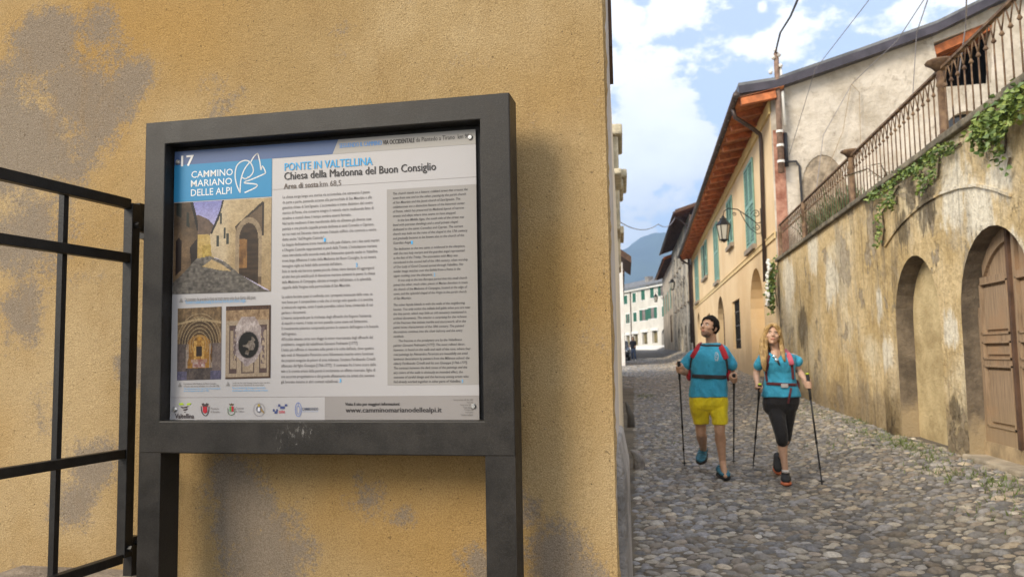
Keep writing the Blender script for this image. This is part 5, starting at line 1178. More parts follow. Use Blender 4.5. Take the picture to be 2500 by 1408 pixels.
def hand(m, grip, axis, side, back, s=1.0):
    "closed hand: fingers curl round the handle `axis`; palm lies on `side`; knuckles towards `back`"
    ax = Vector(axis).normalized(); sd = (Vector(side)-ax*Vector(side).dot(ax)).normalized(); fw_ = ax.cross(sd); 
    if fw_.dot(Vector(back)) < 0: fw_ = -fw_
    g = Vector(grip); pr = .030*s
    m.ball(g+sd*pr*1.05-fw_*.004+ax*.0, .018*s, .034*s, .042*s, 10, 8, Matrix((sd, fw_, ax)).transposed())
    for i, L in enumerate((1.0, 1.08, 1.0, .85)):
        z = (.030-.0205*i)*s; P = []
        for k in range(6):
            t = .55+k*.62*L; P.append(g+ax*(z-.002*k*s)+(sd*math.cos(t)+fw_*math.sin(t))*pr*(.98-.012*k))
        limb(m, P, [.0098*s, .0098*s, .0094*s, .009*s, .0085*s, .0075*s], 8)
    P = [g+sd*pr*.9-fw_*.022*s+ax*.012*s, g+sd*pr*.35-fw_*.030*s+ax*.036*s, g-sd*pr*.35-fw_*.026*s+ax*.046*s, g-sd*pr*.85-fw_*.008*s+ax*.048*s]
    limb(m, P, [.0125*s, .0115*s, .0105*s, .0085*s], 8)
def head(m, c, Rm, s=1.0, male=True):
    H = lambda x, y, z: Vector(c)+Rm@Vector((x*s, y*s, z*s)); b = lambda x, y, z, rx, ry, rz: m.ball(H(x, y, z), rx*s, ry*s, rz*s, 18, 14, Rm)
    b(0, .012, .032, .074, .094, .088)                      # cranium
    b(0, -.022, -.012, .064, .070, .085)                    # face
    b(0, -.030, -.068, .047 if male else .040, .052, .040)  # jaw
    b(0, -.064, -.092, .023 if male else .018, .022, .018)  # chin
    b(0, -.062, .026, .050, .026, .016)                     # brow ridge
    for q in (-1, 1): b(q*.040, -.060, -.022, .024, .024, .022)   # cheekbones
    m.loft([(H(0, -.084, .018), Rm@X_*.009*s, Rm@Y_*.009*s), (H(0, -.098, -.008), Rm@X_*.0115*s, Rm@Y_*.012*s), (H(0, -.108, -.026), Rm@X_*.0155*s, Rm@Y_*.015*s), (H(0, -.096, -.036), Rm@X_*.013*s, Rm@Y_*.012*s)], 10)   # nose
    b(0, -.083, -.057, .024, .012, .0065); b(0, -.080, -.066, .021, .012, .0065)                     # lips
    for q in (-1, 1):
        b(q*.074, .012, -.006, .008, .020, .031); b(q*.080, .018, .008, .006, .016, .020)           # ears
    return H
def face_parts(P, H, Rm, s, skin_dark, brow, male=True):
    for q in (-1, 1):
        m = MB(); m.ball(H(q*.030, -.0785, .006), .0125*s, .0085*s, .0065*s, 10, 8, Rm); e = m.build('eye', M['eye'], P, True)
        m = MB(); m.ball(H(q*.030+(-.003 if male else 0), -.0855, .0065), .0055*s, .003*s, .0055*s, 8, 6, Rm); m.build('iris', M['iris'], e, True)
        m = MB(); m.tube([H(q*.013, -.091, .021), H(q*.030, -.089, .026), H(q*.047, -.076, .020)], [.0035*s, .0042*s, .0025*s], 6); m.build('eyebrow', M[brow], P, True)
    m = MB(); m.ball(H(0, -.0905, -.0595), .023*s, .0062*s, .0075*s, 12, 6, Rm); m.build('mouth', M['lip'], P, True)
def scalp(P, H, Rm, s, mat, keep, grow=(.0785, .100, .094), c0=(0, .013, .034), jitter=.002, n=36, k=24):
    rnd = random.Random(2); m = MB(); vs = []; ids = {}
    for i in range(k+1):
        ph = -math.pi/2+math.pi*i/k
        for j in range(n):
            t = 2*math.pi*j/n; p = Vector((c0[0]+grow[0]*math.cos(ph)*math.cos(t), c0[1]+grow[1]*math.cos(ph)*math.sin(t), c0[2]+grow[2]*math.sin(ph)))
            vs.append((p, H(*(p+Vector((rnd.gauss(0, jitter), rnd.gauss(0, jitter), rnd.gauss(0, jitter)))))))
    fs = []
    for i in range(k):
        for j in range(n):
            q = (i*n+j, i*n+(j+1) % n, (i+1)*n+(j+1) % n, (i+1)*n+j); c = sum((vs[x][0] for x in q), Vector())/4
            if keep(c): fs.append(q)
    m.add([v[1] for v in vs], fs); o = m.build('hair', M[mat], P, True)
    bm = bmesh.new(); bm.from_mesh(o.data); bmesh.ops.delete(bm, geom=[v for v in bm.verts if not v.link_faces], context='VERTS'); bm.to_mesh(o.data); bm.free()
    sd = o.modifiers.new('solid', 'SOLIDIFY'); sd.thickness = .012*s; sd.offset = -1
    return o
def shoe(P, heel, toe, ankle, w, mat, sole_mat, accent=None):
    h, t, a = Vector(heel), Vector(toe), Vector(ankle); d = (t-h); f = d.normalized(); sdv = f.cross(Z_).normalized(); up = sdv.cross(f)
    m = MB(); sec = [(-.02, .026, .030, .030), (.10, .034, .046, .046), (.32, .036, .044, .048), (.55, .042, .034, .038), (.80, .045, .026, .030), (.98, .034, .020, .022), (1.06, .016, .014, .016)]
    m.loft([(h+d*q+up*(hh+.012), sdv*ww*w, up*hh) for q, ww, hh, _ in sec], 14)
    m.loft([(h+d*.12+up*.05, sdv*.036*w, f*.05), (a-up*.005, sdv*.036*w, f*.046), (a+up*.022, sdv*.034*w, f*.044)], 12)
    o = remeshed(m, .006, 'shoe', mat, P, 4)
    m = MB(); m.loft([(h+d*q, sdv*ww*1.04*w, up*.016) for q, ww, hh, _ in sec], 14, True, None, 3.2); m.build('sole', sole_mat, o, True)
    m = MB()
    for k in range(4):
        c = h+d*(.40+.10*k)+up*(.088-.013*k); m.tube([c-sdv*.022*w, c+up*.004, c+sdv*.022*w], .0035, 5)
    m.build('laces', accent or M['sole'], o)
    return o
def bvh_of(o):
    off = OFF[root(o).name]; me = o.data; return BVHTree.FromPolygons([v.co+off for v in me.vertices], [tuple(p.vertices) for p in me.polygons])
def front(bv, x, z, y0=5.0, out=.006):
    h = bv.ray_cast(Vector((x, y0, z)), Y_); return (h[0]-Y_*out) if h[0] else None
def ribbon(m, pts, w, th, normal=Vector((0, -1, 0))):
    "flat webbing along pts"
    P = [Vector(p) for p in pts]; rings = []
    for i, p in enumerate(P):
        t = (P[min(i+1, len(P)-1)]-P[max(i-1, 0)]).normalized(); nn = normal if not callable(normal) else normal(i); s = t.cross(nn).normalized(); n2 = s.cross(t).normalized()
        ww = w[i] if isinstance(w, (list, tuple)) else w; rings.append((p, s*ww/2, n2*th/2))
    m.loft(rings, 10, True, None, 5)
def strap_over(m, bv, uv, Y, w, th, back):
    "strap lying on the front of the body through photo points uv, then over to `back`"
    pts = []
    for k in range(len(uv)-1):
        for j in range(5):
            t = j/5; u = uv[k][0]*(1-t)+uv[k+1][0]*t; v = uv[k][1]*(1-t)+uv[k+1][1]*t; p = A(u, v, Y); q = front(bv, p.x, p.z, 5, th*.5+.002)
            if q: pts.append(q)
    p = A(uv[-1][0], uv[-1][1], Y); q = front(bv, p.x, p.z, 5, th*.5+.002)
    if q: pts.append(q)
    pts = [Vector(back)]+pts if back is not None else pts
    # smooth
    for _ in range(3): pts = [pts[0]]+[(pts[i-1]+pts[i]*2+pts[i+1])/4 for i in range(1, len(pts)-1)]+[pts[-1]]
    ribbon(m, pts, w, th); return pts
def trek_pole(top, tip, label, cap, baskets=True):
    a, b = Vector(top), Vector(tip); d = (b-a); L = d.length; f = d.normalized()
    t = thing('trekking_pole', (b.x, b.y, b.z), label, 'trekking pole', 'trekking poles of the two hikers')
    m = MB(); m.tube([a+f*.0, a+f*.015, a+f*.07, a+f*.12], [.014, .018, .0155, .0165], 10); m.tube([a+f*.12, a+f*.25], [.015, .0125], 10); m.build('grip', M['sole'], t, True)
    m = MB(); m.ball(a-f*.004, .020, .020, .010, 12, 8); m.build('cap', cap, t, True)
    m = MB(); m.tube([a+f*.25, a+f*L*.60], .0095, 8); m.tube([a+f*L*.58, a+f*L*.62], .0125, 8); m.tube([a+f*L*.62, a+f*L*.82], .008, 8); m.tube([a+f*L*.81, a+f*L*.845], .011, 8); m.tube([a+f*L*.845, a+f*(L-.02)], .0068, 8); m.tube([a+f*(L-.03), b], [.005, .002], 6); m.build('shaft', M['pole'], t, True)
    m = MB(); m.loft([(b-f*.065, X_*.010, Y_*.010), (b-f*.058, X_*.026, Y_*.026), (b-f*.050, X_*.024, Y_*.024), (b-f*.045, X_*.009, Y_*.009)], 12); m.build('basket', M['sole'], t, True)
    return t
# ---- man -----------------------------------------------------------------
YM = 9.05
mp_ = A(1732, 1000, YM); man = thing('person', (mp_.x, mp_.y, 0.0), 'man in turquoise T-shirt and yellow shorts walking with two poles, looking up to the left', 'person')
Rm = rotm(R(40), R(20)); hc = A(1731, 801, YM-.02)
b = MB(); H = head(b, hc, Rm, 1.06)
limb(b, [A(1737, 848, YM+.02), A(1737, 833, YM+.02), hc+Vector((.012, .02, -.04))], [.068, .061, .058], 14)
rings_px(b, [(1735, 846, 28, .07), (1735, 858, 38, .09), (1733, 880, 40, .105), (1731, 918, 36, .10), (1730, 960, 38, .108), (1730, 992, 40, .115)], YM)
sL, eL, gL = A(1697, 865, YM), A(1675, 908, YM+.06), A(1659, 905, YM-.24)
sR, eR, gR = A(1772, 866, YM), A(1786, 912, YM+.10), A(1792, 931, YM-.20)
def arm(m, s, e, g, rs=(.052, .043, .037, .027)):
    d = (e-g).normalized(); w = g+d*.055; limb(m, [s, s.lerp(e, .5), e], [rs[0], rs[0]*.95, rs[1]]); limb(m, [e, e.lerp(w, .35), w, w-d*.02], [rs[1]*.98, rs[1]*1.02, rs[3], rs[3]*.95])
arm(b, sL, eL, gL); arm(b, sR, eR, gR)
tipL = A(1671, 1133, 9.85); tipL.z = gz(tipL.x, tipL.y)+.015; tipR = A(1791, 1122, 10.1); tipR.z = gz(tipR.x, tipR.y)+.015
topL = A(1657, 884, YM-.25); topR = A(1792, 914, YM-.21)
axL = (topL-tipL).normalized(); axR = (topR-tipR).normalized()
def on_axis(top, tip, g): ax = (top-tip).normalized(); return tip+ax*(g-tip).dot(ax)
gL = on_axis(topL, tipL, gL); gR = on_axis(topR, tipR, gR)
hand(b, gL+X_*.0, axL, X_*1.0+Y_*.6, (0, -1, 0), 1.08); hand(b, gR, axR, X_*-1.0+Y_*.6, (0, -1, 0), 1.08)
for gg, ee in ((gL+X_*.028, eL), (gR-X_*.028, eR)): limb(b, [gg+Y_*.01, gg.lerp(ee, .25)], [.026, .028])
# legs
hipL, kL, aL = A(1708, 985, YM), A(1711, 1049, YM+.10), A(1718, 1100, YM+.48)
hipR, kR, aR = A(1752, 985, YM), A(1757, 1046, YM-.08), A(1764, 1127, YM-.02)
def leg(m, h, k, a, s=1.0):
    c = k.lerp(a, .32)+Y_*.022; limb(m, [h, h.lerp(k, .5), k+Z_*.05, k, k-Z_*.04], [.088*s, .076*s, .060*s, .058*s, .054*s]); limb(m, [k-Z_*.03, c, k.lerp(a, .62)+Y_*.012, a], [.053*s, .061*s, .046*s, .036*s])
leg(b, hipL, kL, aL); leg(b, hipR, kR, aR)
for a_, t_ in ((aL, A(1711, 1122, YM+.34)), (aR, Vector((A(1771, 1160, YM-.22).x, YM-.22, .05)))): limb(b, [a_, a_.lerp(t_, .5)-Z_*.01, t_], [.036, .034, .022])
remeshed(b, .0055, 'body', M['skin'], man, 5)
face_parts(man, H, Rm, 1.06, None, 'brow', True)
m = MB(); 
m.ball(H(0, -.0335, -.0705), .0505*1.06, .0545*1.06, .040*1.06, 16, 10, Rm); m.ball(H(0, -.066, -.093), .0255*1.06, .0245*1.06, .020*1.06, 12, 8, Rm); o = m.build('beard_stubble', M['stubble'], man, True)
hair = scalp(man, H, Rm, 1.06, 'hair_dark', lambda c: (c.z > .058+.30*max(0, -c.y-.04)) or (c.y > .020 and c.z > -.045) or (c.y > -.030 and c.z > .012) or (-.022 < c.y < .0 and c.z > -.02), (.0775, .0985, .0955), jitter=.003)
# T-shirt
b = MB(); rings_px(b, [(1736, 838, 20, .068, .02), (1736, 842, 27, .078, .015), (1736, 848, 37, .092), (1735, 857, 44, .112), (1734, 868, 47, .128), (1733, 880, 46, .135), (1731, 900, 42, .128), (1730, 918, 40.5, .12), (1730, 930, 42, .126), (1729, 950, 44, .132), (1729, 968, 45, .136)], YM, 26, 2.5)
d_ = (eL-sL).normalized(); limb(b, [A(1703, 862, YM), A(1692, 866, YM), A(1682, 877, YM+.01), A(1675, 889, YM+.015)], [.050, .055, .060, .067], 14)
limb(b, [A(1766, 863, YM), A(1775, 867, YM), A(1782, 878, YM+.02), A(1786, 890, YM+.025)], [.050, .055, .059, .065], 14)
tee = folds(remeshed(b, .0075, 't_shirt', M['tee'], man, 5), .007, (9, 9, 5, 5))
bm_ = bvh_of(tee)
m = MB()
for k in range(14):
    a = 2*math.pi*k/14; a2 = 2*math.pi*(k+1)/14
    if k in (3, 10): continue
    P = [A(1747+4.2*math.cos(q), 870+11*math.sin(q), YM) for q in (a, a2)]; P = [front(bm_, p.x, p.z, 5, .003) for p in P]
    if all(P): m.tube(P, .0022, 4)
for seg in ([(1746, 861), (1749, 864), (1746, 868)], [(1744, 870), (1748, 872), (1750, 876)], [(1745, 877), (1749, 878)]):
    P = [front(bm_, A(u, v, YM).x, A(u, v, YM).z, 5, .003) for u, v in seg]; m.tube(P, .0028, 4)
m.build('chest_emblem', M['whitetrim'], tee)
# shorts
b = MB(); rings_px(b, [(1729, 954, 38, .110), (1729, 966, 42, .124), (1730, 976, 44.5, .132), (1730, 987, 45.5, .132), (1730, 997, 42, .112), (1730, 1006, 30, .06)], YM, 22, 2.5)
for (r) in ([(1707, 988, 23, .108), (1709, 1004, 21.5, .105, .02), (1711, 1019, 19, .10, .05), (1712, 1034, 17.8, .096, .07)], [(1753, 988, 23, .108), (1754, 1004, 21, .105, -.02), (1757, 1019, 18.5, .10, -.04), (1758, 1035, 17.8, .096, -.05)]): rings_px(b, r, YM, 18, 2.4)
folds(remeshed(b, .0075, 'shorts', M['shorts'], man, 5), .006, (11, 9, 8, -6))
hL = aL+Vector((.0, .085, .02)); shoe(man, aL+Vector((.012, .10, -.035)), A(1710, 1123, YM+.30)-Z_*.028, aL, 1.4, M['shoe_blue'], M['sole'], M['sock'])
shoe(man, Vector((A(1757, 1150, YM+.05).x, YM+.08, .032)), Vector((A(1773, 1165, YM-.19).x, YM-.21, .030)), Vector((aR.x, aR.y+.01, .115)), 1.4, M['shoe_blue'], M['sole'], M['sock'])
# his backpack
bp = thing('backpack', A(1731, 905, YM+.22), 'red backpack with grey hip belt worn by the man', 'backpack')
b = MB(); b.loft([(A(1731, 925, YM+.24), X_*.155, Y_*.09), (A(1731, 900, YM+.26), X_*.165, Y_*.115), (A(1733, 865, YM+.25), X_*.15, Y_*.105), (A(1735, 842, YM+.22), X_*.11, Y_*.07)], 16, True, None, 3.2)
for u in (1682, 1777): b.ball(A(u, 914, YM+.06), .035, .09, .075, 10, 8)
remeshed(b, .012, 'pack', M['red'], bp, 4)
b1 = MB(); strap_over(b1, bm_, [(1709, 842), (1703, 850), (1695, 862), (1689, 873)], YM, .062, .014, A(1714, 841, YM+.13)); b1.build('shoulder_strap', M['red'], bp, True)
b1 = MB(); strap_over(b1, bm_, [(1756, 842), (1761, 852), (1766, 864), (1770, 876)], YM, .062, .014, A(1752, 841, YM+.13)); b1.build('shoulder_strap', M['red'], bp, True)
b1 = MB(); strap_over(b1, bm_, [(1688, 873), (1686, 890), (1685, 910)], YM, .028, .008, None); b1.build('webbing', M['strap'], bp, True)
b1 = MB(); strap_over(b1, bm_, [(1770, 875), (1773, 893), (1774, 910)], YM, .028, .008, None); b1.build('webbing', M['strap'], bp, True)
b1 = MB(); strap_over(b1, bm_, [(1706, 841), (1720, 844), (1735, 843), (1750, 844), (1760, 843)], YM, .022, .010, None); b1.build('chest_strap', M['strap'], bp, True)
def around(m, bv, u0, u1, v0, v1, Y, w, th, n=14):
    pts = []
    for k in range(n+1):
        t = k/n; p = A(u0+(u1-u0)*t, v0+(v1-v0)*t, Y); q = front(bv, p.x, p.z, 5, th*.5+.003)
        if q: pts.append(q)
    ribbon(m, pts, w, th); return pts
b1 = MB(); p_ = around(b1, bm_, 1690, 1771, 917, 920, YM, .042, .012); b1.build('hip_belt', M['strap'], bp, True)
b1 = MB(); c = front(bm_, A(1725, 919, YM).x, A(1725, 919, YM).z, 5, .016); b1.box(c-Vector((.035, .008, .022)), c+Vector((.035, .008, .022))); b1.build('buckle', M['sole'], bp, bevel=.004)
trek_pole(topL, tipL, "black trekking pole in the man's right hand, leftmost of the four", M['sole']); trek_pole(topR, tipR, "black trekking pole in the man's left hand, between man and woman", M['sole'])
# ---- woman ---------------------------------------------------------------
YW = 8.75
wp_ = A(1905, 1000, YW); wom = thing('person', (wp_.x, wp_.y, 0.0), 'blonde woman in turquoise T-shirt and black leggings walking with lime-topped poles', 'person')
Rw = rotm(R(6), R(14), R(5)); wc = A(1886, 819, YW-.02); WS = .97
b = MB(); Hw = head(b, wc, Rw, WS, False)
limb(b, [A(1896, 868, YW+.01), A(1893, 852, YW+.01), wc+Vector((.008, .02, -.05))], [.056, .047, .046], 14)
rings_px(b, [(1897, 860, 26, .06), (1898, 868, 38, .085), (1899, 885, 35, .10), (1903, 910, 31, .085), (1905, 940, 34, .10), (1906, 975, 40, .115)], YW)
b.loft([(A(1894, 862, YW-.045), X_*.05, Z_*.03), (A(1892, 872, YW-.075), X_*.035, Z_*.025)], 12)
sL, eL, gL = A(1862, 871, YW), A(1846, 910, YW+.06), A(1853, 946, YW-.20)
sR, eR, gR = A(1936, 871, YW), A(1950, 905, YW+.05), A(1973, 931, YW-.22)
topL = A(1853, 941, YW-.21); tipL = A(1838, 1131, 9.7); tipL.z = gz(tipL.x, tipL.y)+.015; topR = A(1971, 913, YW-.23); tipR = Vector((A(2008, 1190, 8.42).x, 8.42, .015))
topL = A(1855, 938, YW-.21)
axL = (topL-tipL).normalized(); axR = (topR-tipR).normalized(); gL = on_axis(topL, tipL, gL); gR = on_axis(topR, tipR, gR)
arm(b, sL, eL, gL+X_*-.02, (.041, .034, .031, .023)); arm(b, sR, eR, gR-X_*.02, (.041, .034, .031, .023))
hand(b, gL-axL*.035, axL, -X_*.4+Y_*.9, (1, -1, 0), .95); hand(b, gR-axR*.03, axR, X_*-.9+Y_*.7, (0, -1, 0), .95)
for gg, ee in ((gL-axL*.03+Y_*.028, eL), (gR-axR*.03-X_*.022+Y_*.015, eR)): limb(b, [gg, gg.lerp(ee, .3)], [.022, .025])
hF, kF, aF = A(1891, 985, YW), A(1908, 1062, YW-.12), A(1918, 1153, YW-.10)
hB, kB, aB = A(1924, 985, YW), A(1917, 1066, YW+.10), A(1908, 1120, YW+.52)
leg(b, hF, kF, aF, .80); leg(b, hB, kB, aB, .80)
limb(b, [aB, A(1897, 1136, YW+.45)], [.03, .022])
remeshed(b, .0055, 'body', M['skin_w'], wom, 5)
face_parts(wom, Hw, Rw, WS, None, 'brow', False)
scalp(wom, Hw, Rw, WS, 'hair_blond', lambda c: (c.z > .075+.25*max(0, -c.y-.05)) or (c.y > -.02 and c.z > -.06) or (abs(c.x) > .052 and c.z > -.02 and c.y > -.055), (.083, .104, .098))
m = MB()
def lock(pts, ws, th=.018):
    P = [Vector(p) for p in pts]; ribbon(m, P, list(ws), th)
def AW(u, v, dy=0): return A(u, v, YW+dy)
lock([AW(1876, 795, -.03), AW(1867, 815, -.01), AW(1863, 840, -.05), AW(1863, 865, -.105), AW(1865, 890, -.135), AW(1867, 906, -.14)], (.03, .05, .062, .07, .055, .02), .03)
lock([AW(1872, 800, .03), AW(1862, 830, .03), AW(1860, 860, -.04), AW(1862, 885, -.10)], (.04, .06, .065, .03), .035)
lock([AW(1878, 797, -.06), AW(1872, 820, -.06), AW(1870, 850, -.075), AW(1872, 875, -.11)], (.02, .03, .035, .02), .02)
lock([AW(1899, 800, -.02), AW(1905, 820, .0), AW(1907, 842, -.055), AW(1911, 862, -.11), AW(1916, 882, -.14)], (.03, .035, .04, .045, .022), .022)
lock([AW(1902, 805, .03), AW(1908, 830, .03), AW(1911, 855, -.05), AW(1914, 872, -.12)], (.04, .045, .04, .02), .03)
lock([AW(1884, 791, -.075), AW(1876, 797, -.085), AW(1870, 808, -.07), AW(1867, 825, -.05), AW(1866, 850, -.08)], (.02, .034, .036, .034, .02), .016)
lock([AW(1886, 791, -.075), AW(1894, 796, -.085), AW(1900, 807, -.07), AW(1905, 825, -.035), AW(1908, 850, -.07)], (.02, .032, .034, .032, .02), .016)
lock([AW(1890, 800, .07), AW(1888, 850, .10), AW(1890, 880, .14)], (.14, .16, .13), .03)
m.build('long_hair', M['hair_blond'], wom, True)
# T-shirt with V neck
b = MB(); rings_px(b, [(1897, 861, 30, .075, .01), (1897, 865, 40, .092), (1898, 872, 42, .105), (1899, 884, 39.5, .128, -.012), (1901, 895, 36, .120, -.006), (1903, 910, 34, .102), (1904, 925, 35, .104), (1905, 938, 37, .112), (1906, 955, 42, .128), (1907, 968, 44.5, .135)], YW, 26, 2.4)
for u in (1889, 1910): b.ball(A(u, 885, YW-.075), .058, .05, .052, 12, 8)
limb(b, [A(1870, 869, YW), A(1861, 873, YW), A(1854, 884, YW+.01), A(1851, 893, YW+.015)], [.040, .042, .043, .048], 14)
limb(b, [A(1928, 869, YW), A(1935, 872, YW), A(1942, 877, YW+.01), A(1947, 882, YW+.01)], [.040, .043, .047, .055], 14)
wtee = folds(remeshed(b, .007, 't_shirt', M['tee'], wom, 5), .0065, (10, 9, 6, 6), seed=3); bw = bvh_of(wtee)
m = MB(); vp = [front(bw, AW(u, v).x, AW(u, v).z, 5, .0025) for u, v in ((1880, 863), (1884, 866), (1889, 872), (1893, 877), (1898, 871), (1904, 864), (1908, 862))]; vp = [p for p in vp if p]
if len(vp) > 3: 
    c0 = Vector(AW(1894, 855, -.06)); top_ = [Vector((p.x, p.y+.0, max(p.z, c0.z))) for p in vp]
    for i in range(len(vp)-1): m.quad(vp[i], vp[i+1], Vector((vp[i+1].x, vp[i+1].y+.02, c0.z)), Vector((vp[i].x, vp[i].y+.02, c0.z)))
    m.build('neckline_skin', M['skin_w'], wom, True)
# leggings to below the knee
b = MB(); rings_px(b, [(1906, 955, 38, .115), (1907, 968, 41, .125), (1906, 985, 41.5, .128), (1905, 1000, 38, .108), (1905, 1010, 30, .07)], YW, 22, 2.3)
limb(b, [hF, hF.lerp(kF, .35), hF.lerp(kF, .7), kF, kF.lerp(aF, .17)], [.096, .087, .074, .066, .060], 16); limb(b, [hB, hB.lerp(kB, .35), hB.lerp(kB, .7), kB, kB.lerp(aB, .16)], [.094, .085, .072, .065, .059], 16)
remeshed(b, .007, 'leggings', M['legging'], wom, 5)
shoe(wom, Vector((A(1917, 1160, YW).x, YW+.0, .028)), Vector((A(1920, 1180, YW-.25).x, YW-.24, .026)), Vector((aF.x, aF.y+.02, .108)), 1.2, M['shoe_black'], M['orange'], M['shoe_black'])
shoe(wom, aB+Vector((-.03, .09, .0)), Vector((A(1900, 1150, YW+.40).x, YW+.40, .045)), aB+Vector((-.012, .01, 0)), 1.2, M['shoe_black'], M['orange'], M['shoe_black'])
for a_ in (aF, aB): m = MB(); m.tube([a_-Z_*.0, a_+Z_*.028], [.036, .037], 12); m.build('sock', M['sock'], wom, True)
bp = thing('backpack', A(1900, 905, YW+.22), 'pink and maroon backpack with a grey buckle worn by the woman', 'backpack')
b = MB(); b.loft([(A(1903, 945, YW+.22), X_*.14, Y_*.08), (A(1902, 910, YW+.23), X_*.15, Y_*.105), (A(1900, 878, YW+.22), X_*.14, Y_*.095), (A(1899, 858, YW+.19), X_*.10, Y_*.06)], 16, True, None, 3.2); b.ball(A(1945, 940, YW+.05), .03, .09, .065, 10, 8); b.ball(A(1866, 938, YW+.06), .02, .08, .05, 10, 8)
remeshed(b, .012, 'pack', M['maroon'], bp, 4)
b1 = MB(); strap_over(b1, bw, [(1919, 858), (1922, 866), (1925, 878), (1928, 890)], YW, .052, .013, A(1914, 853, YW+.12)); b1.build('shoulder_strap', M['pink'], bp, True)
b1 = MB(); strap_over(b1, bw, [(1875, 860), (1871, 872), (1868, 890), (1868, 904)], YW, .045, .013, A(1880, 854, YW+.12)); b1.build('shoulder_strap', M['maroon'], bp, True)
b1 = MB(); strap_over(b1, bw, [(1928, 888), (1931, 905), (1933, 925)], YW, .028, .010, None); b1.build('webbing', M['maroon'], bp, True)
b1 = MB(); strap_over(b1, bw, [(1868, 903), (1869, 920), (1870, 930)], YW, .026, .010, None); b1.build('webbing', M['maroon'], bp, True)
b1 = MB(); around(b1, bw, 1869, 1941, 935, 938, YW, .030, .012); b1.build('hip_belt', M['maroon'], bp, True)
c = front(bw, A(1910, 941, YW).x, A(1910, 940, YW).z, 5, .018); b1 = MB(); b1.box(c-Vector((.036, .008, .020)), c+Vector((.036, .008, .020))); b1.build('buckle', M['buckle'], bp, bevel=.004)
b1 = MB(); p1, p2 = front(bw, A(1926, 942, YW).x, A(1926, 945, YW).z, 5, .012), A(1924, 984, YW-.155); ribbon(b1, [p1, (p1+p2)/2-Y_*.004, p2], .022, .005); b1.build('loose_strap', M['maroon'], bp, True)
sgz = thing('sunglasses', c+Vector((-.06, -.02, .30)), "mirrored sunglasses hooked on the woman's neckline", 'sunglasses')
for (u, v) in ((1887, 871), (1891, 879)):
    p = front(bw, AW(u, v).x, AW(u, v).z, 5, .012); m = MB(); m.ball(p, .024, .006, .019, 14, 8, Matrix.Rotation(R(35), 3, 'Y')); m.build('lens', M['lens'], sgz, True)
m = MB(); ps = [front(bw, AW(u, v).x, AW(u, v).z, 5, .010) for u, v in ((1893, 880), (1895, 885), (1898, 891))]; m.tube(ps, [.010, .011, .006], 8); m.build('temple_arm', M['sole'], sgz, True)
trek_pole(topL, tipL, "lime-capped trekking pole in the woman's right hand, nearest the man", M['lime']); trek_pole(topR, tipR, "lime-capped trekking pole slanting from the woman's left hand, rightmost of the four", M['lime'])
# ---- distant passer-by ----------------------------------------------------
YF = 58.8; fp = A(1547, 881, YF); fp.z = gz(fp.x, YF)
far = thing('person', fp, 'distant person in a dark T-shirt and blue jeans standing beside the parked car', 'person')
x0 = fp.x; z0 = fp.z; V = lambda x, y, z: Vector((x0+x, YF+y, z0+z))
b = MB(); b.ball(V(-.02, -.02, 1.60), .075, .095, .115, 14, 10); limb(b, [V(0, 0, 1.40), V(-.01, 0, 1.52)], [.06, .055]); limb(b, [V(-.17, 0, 1.36), V(-.24, -.02, 1.10), V(-.30, -.22, .98)], [.05, .042, .034]); limb(b, [V(.15, 0, 1.36), V(.19, .02, 1.10), V(.10, -.16, 1.0)], [.05, .042, .034])
b.loft([(V(0, 0, .85), X_*.15, Y_*.1), (V(0, 0, 1.15), X_*.15, Y_*.11), (V(0, 0, 1.40), X_*.18, Y_*.1), (V(0, 0, 1.45), X_*.08, Y_*.07)], 14); limb(b, [V(-.09, 0, .9), V(-.10, -.02, .5), V(-.08, .05, .08)], [.085, .06, .045]); limb(b, [V(.08, 0, .9), V(.10, .02, .5), V(.14, .0, .08)], [.085, .06, .045])
for s in (-1, 1): b.ball(V(-.30 if s < 0 else .10, -.24 if s < 0 else -.2, .97), .035, .05, .05)
remeshed(b, .014, 'body', M['skin'], far, 4)
m = MB(); m.ball(V(-.02, .01, 1.64), .088, .105, .105, 14, 10); m.ball(V(.02, .07, 1.55), .07, .05, .12, 12, 8); m.build('hair', M['hair_dark'], far, True)
b = MB(); b.loft([(V(0, 0, .86), X_*.19, Y_*.125), (V(0, 0, 1.15), X_*.18, Y_*.13), (V(0, 0, 1.38), X_*.20, Y_*.12), (V(0, 0, 1.46), X_*.09, Y_*.08)], 14); limb(b, [V(-.16, 0, 1.38), V(-.22, -.01, 1.17)], [.07, .065]); limb(b, [V(.15, 0, 1.38), V(.185, .01, 1.17)], [.07, .065]); remeshed(b, .014, 't_shirt', M['navy'], far, 4)
b = MB(); b.loft([(V(0, 0, .72), X_*.17, Y_*.12), (V(0, 0, .90), X_*.17, Y_*.12)], 14); limb(b, [V(-.09, 0, .85), V(-.10, -.02, .5), V(-.08, .05, .10)], [.1, .08, .07]); limb(b, [V(.08, 0, .85), V(.10, .02, .5), V(.14, .0, .10)], [.1, .08, .07]); remeshed(b, .014, 'jeans', M['denim'], far, 4)
for dx in (-.08, .14): m = MB(); m.ball(V(dx, -.06, .05), .05, .13, .045, 12, 8); m.build('shoe', M['sock'], far, True)
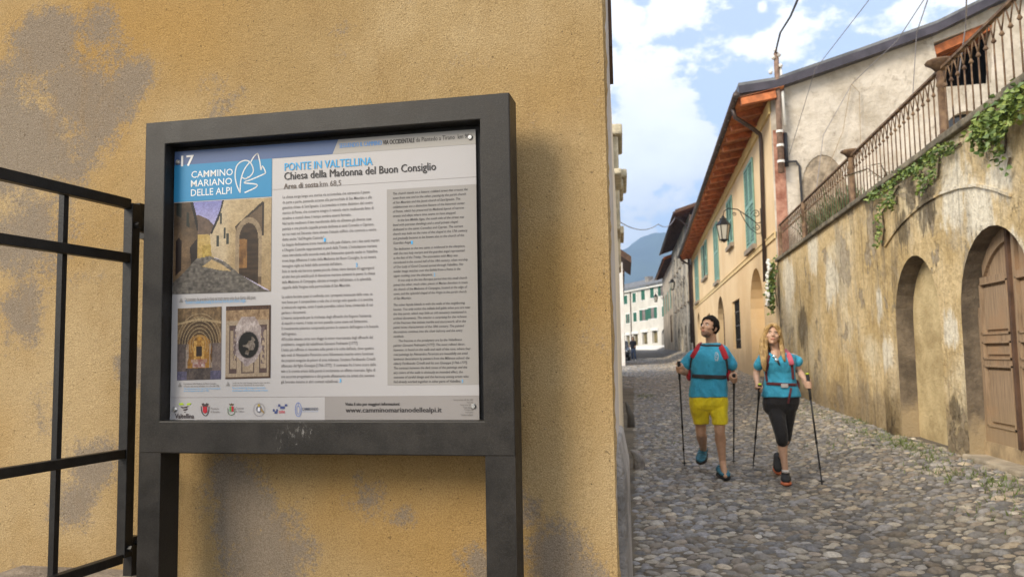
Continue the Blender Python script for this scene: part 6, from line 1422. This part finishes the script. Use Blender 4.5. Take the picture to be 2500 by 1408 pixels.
# ---- parked car -------------------------------------------------------------
cx0, cy0 = -1.93, 58.2; cz0 = gz(-1.5, 59)-.02
car = thing('parked_car', (cx0, cy0+2, cz0), 'dark parked car facing the street, half hidden behind the left-hand corner', 'car')
C = lambda x, y, z: Vector((cx0+x, cy0+y, cz0+z)); W2 = .86
prof = [(.0, .32), (-.02, .62), (.10, .80), (1.05, .98), (1.75, 1.46), (2.9, 1.50), (3.75, 1.10), (3.95, .95), (4.0, .40), (3.8, .25), (.2, .25)]
m = MB(); n = len(prof)
for s, w in ((-1, 1), (1, 1)):
    m.v += [tuple(C(s*(W2-(.14 if z > 1.1 else .0)), y, z)) for y, z in prof]
m.f = [tuple(range(n)), tuple(range(2*n-1, n-1, -1))]+[(i, (i+1) % n, n+(i+1) % n, n+i) for i in range(n)]; m.c = [None]*len(m.f); m.build('body', M['carpaint'], car, bevel=.05)
m = MB(); m.quad(C(-.66, 1.12, 1.03), C(.66, 1.12, 1.03), C(.60, 1.70, 1.43), C(-.60, 1.70, 1.43)); o = m.build('windscreen', M['glass'], car); o.location = (0, -.012, .012)
for s in (-1, 1):
    m = MB(); m.poly([C(s*.80, 1.35, 1.06), C(s*.735, 1.85, 1.42), C(s*.735, 2.85, 1.44), C(s*.80, 3.3, 1.10)]); o = m.build('side_window', M['glass'], car); o.location = (s*.03, 0, 0)
    m = MB(); m.ball(C(s*.64, .02, .68), .17, .08, .09, 14, 8); m.build('headlight', M['chrome'], car, True)
    m = MB(); m.ball(C(s*.98, 1.25, 1.05), .09, .06, .07, 10, 8); m.build('mirror', M['carpaint'], car, True)
    for y in (.75, 3.15):
        m = MB(); m.tube([C(s*.72, y, .31), C(s*.87, y, .31)], .31, 20); w = m.build('wheel', M['tyre'], car); m = MB(); m.tube([C(s*.86, y, .31), C(s*.885, y, .31)], .2, 14); m.build('rim', M['chrome'], w)
m = MB(); m.box(C(-.5, -.035, .38), C(.5, .0, .55)); m.build('grille', M['sole'], car)

# ---- valley air --------------------------------------------------------------
def haze():
    m = MB(); m.box((-3400, -600, -12), (3400, 4800, 760)); k = bpy.data.materials.new('valley_haze'); k.use_nodes = True; nt = k.node_tree; nt.nodes.clear()
    o = nt.nodes.new('ShaderNodeOutputMaterial'); v = nt.nodes.new('ShaderNodeVolumePrincipled'); v.inputs['Density'].default_value = HAZE; v.inputs['Color'].default_value = (.40, .62, 1, 1); v.inputs['Anisotropy'].default_value = .0; nt.links.new(v.outputs[0], o.inputs['Volume'])
    tag(m.build('haze', k, None, base=(0, 0, -12)), kind='stuff')
haze()
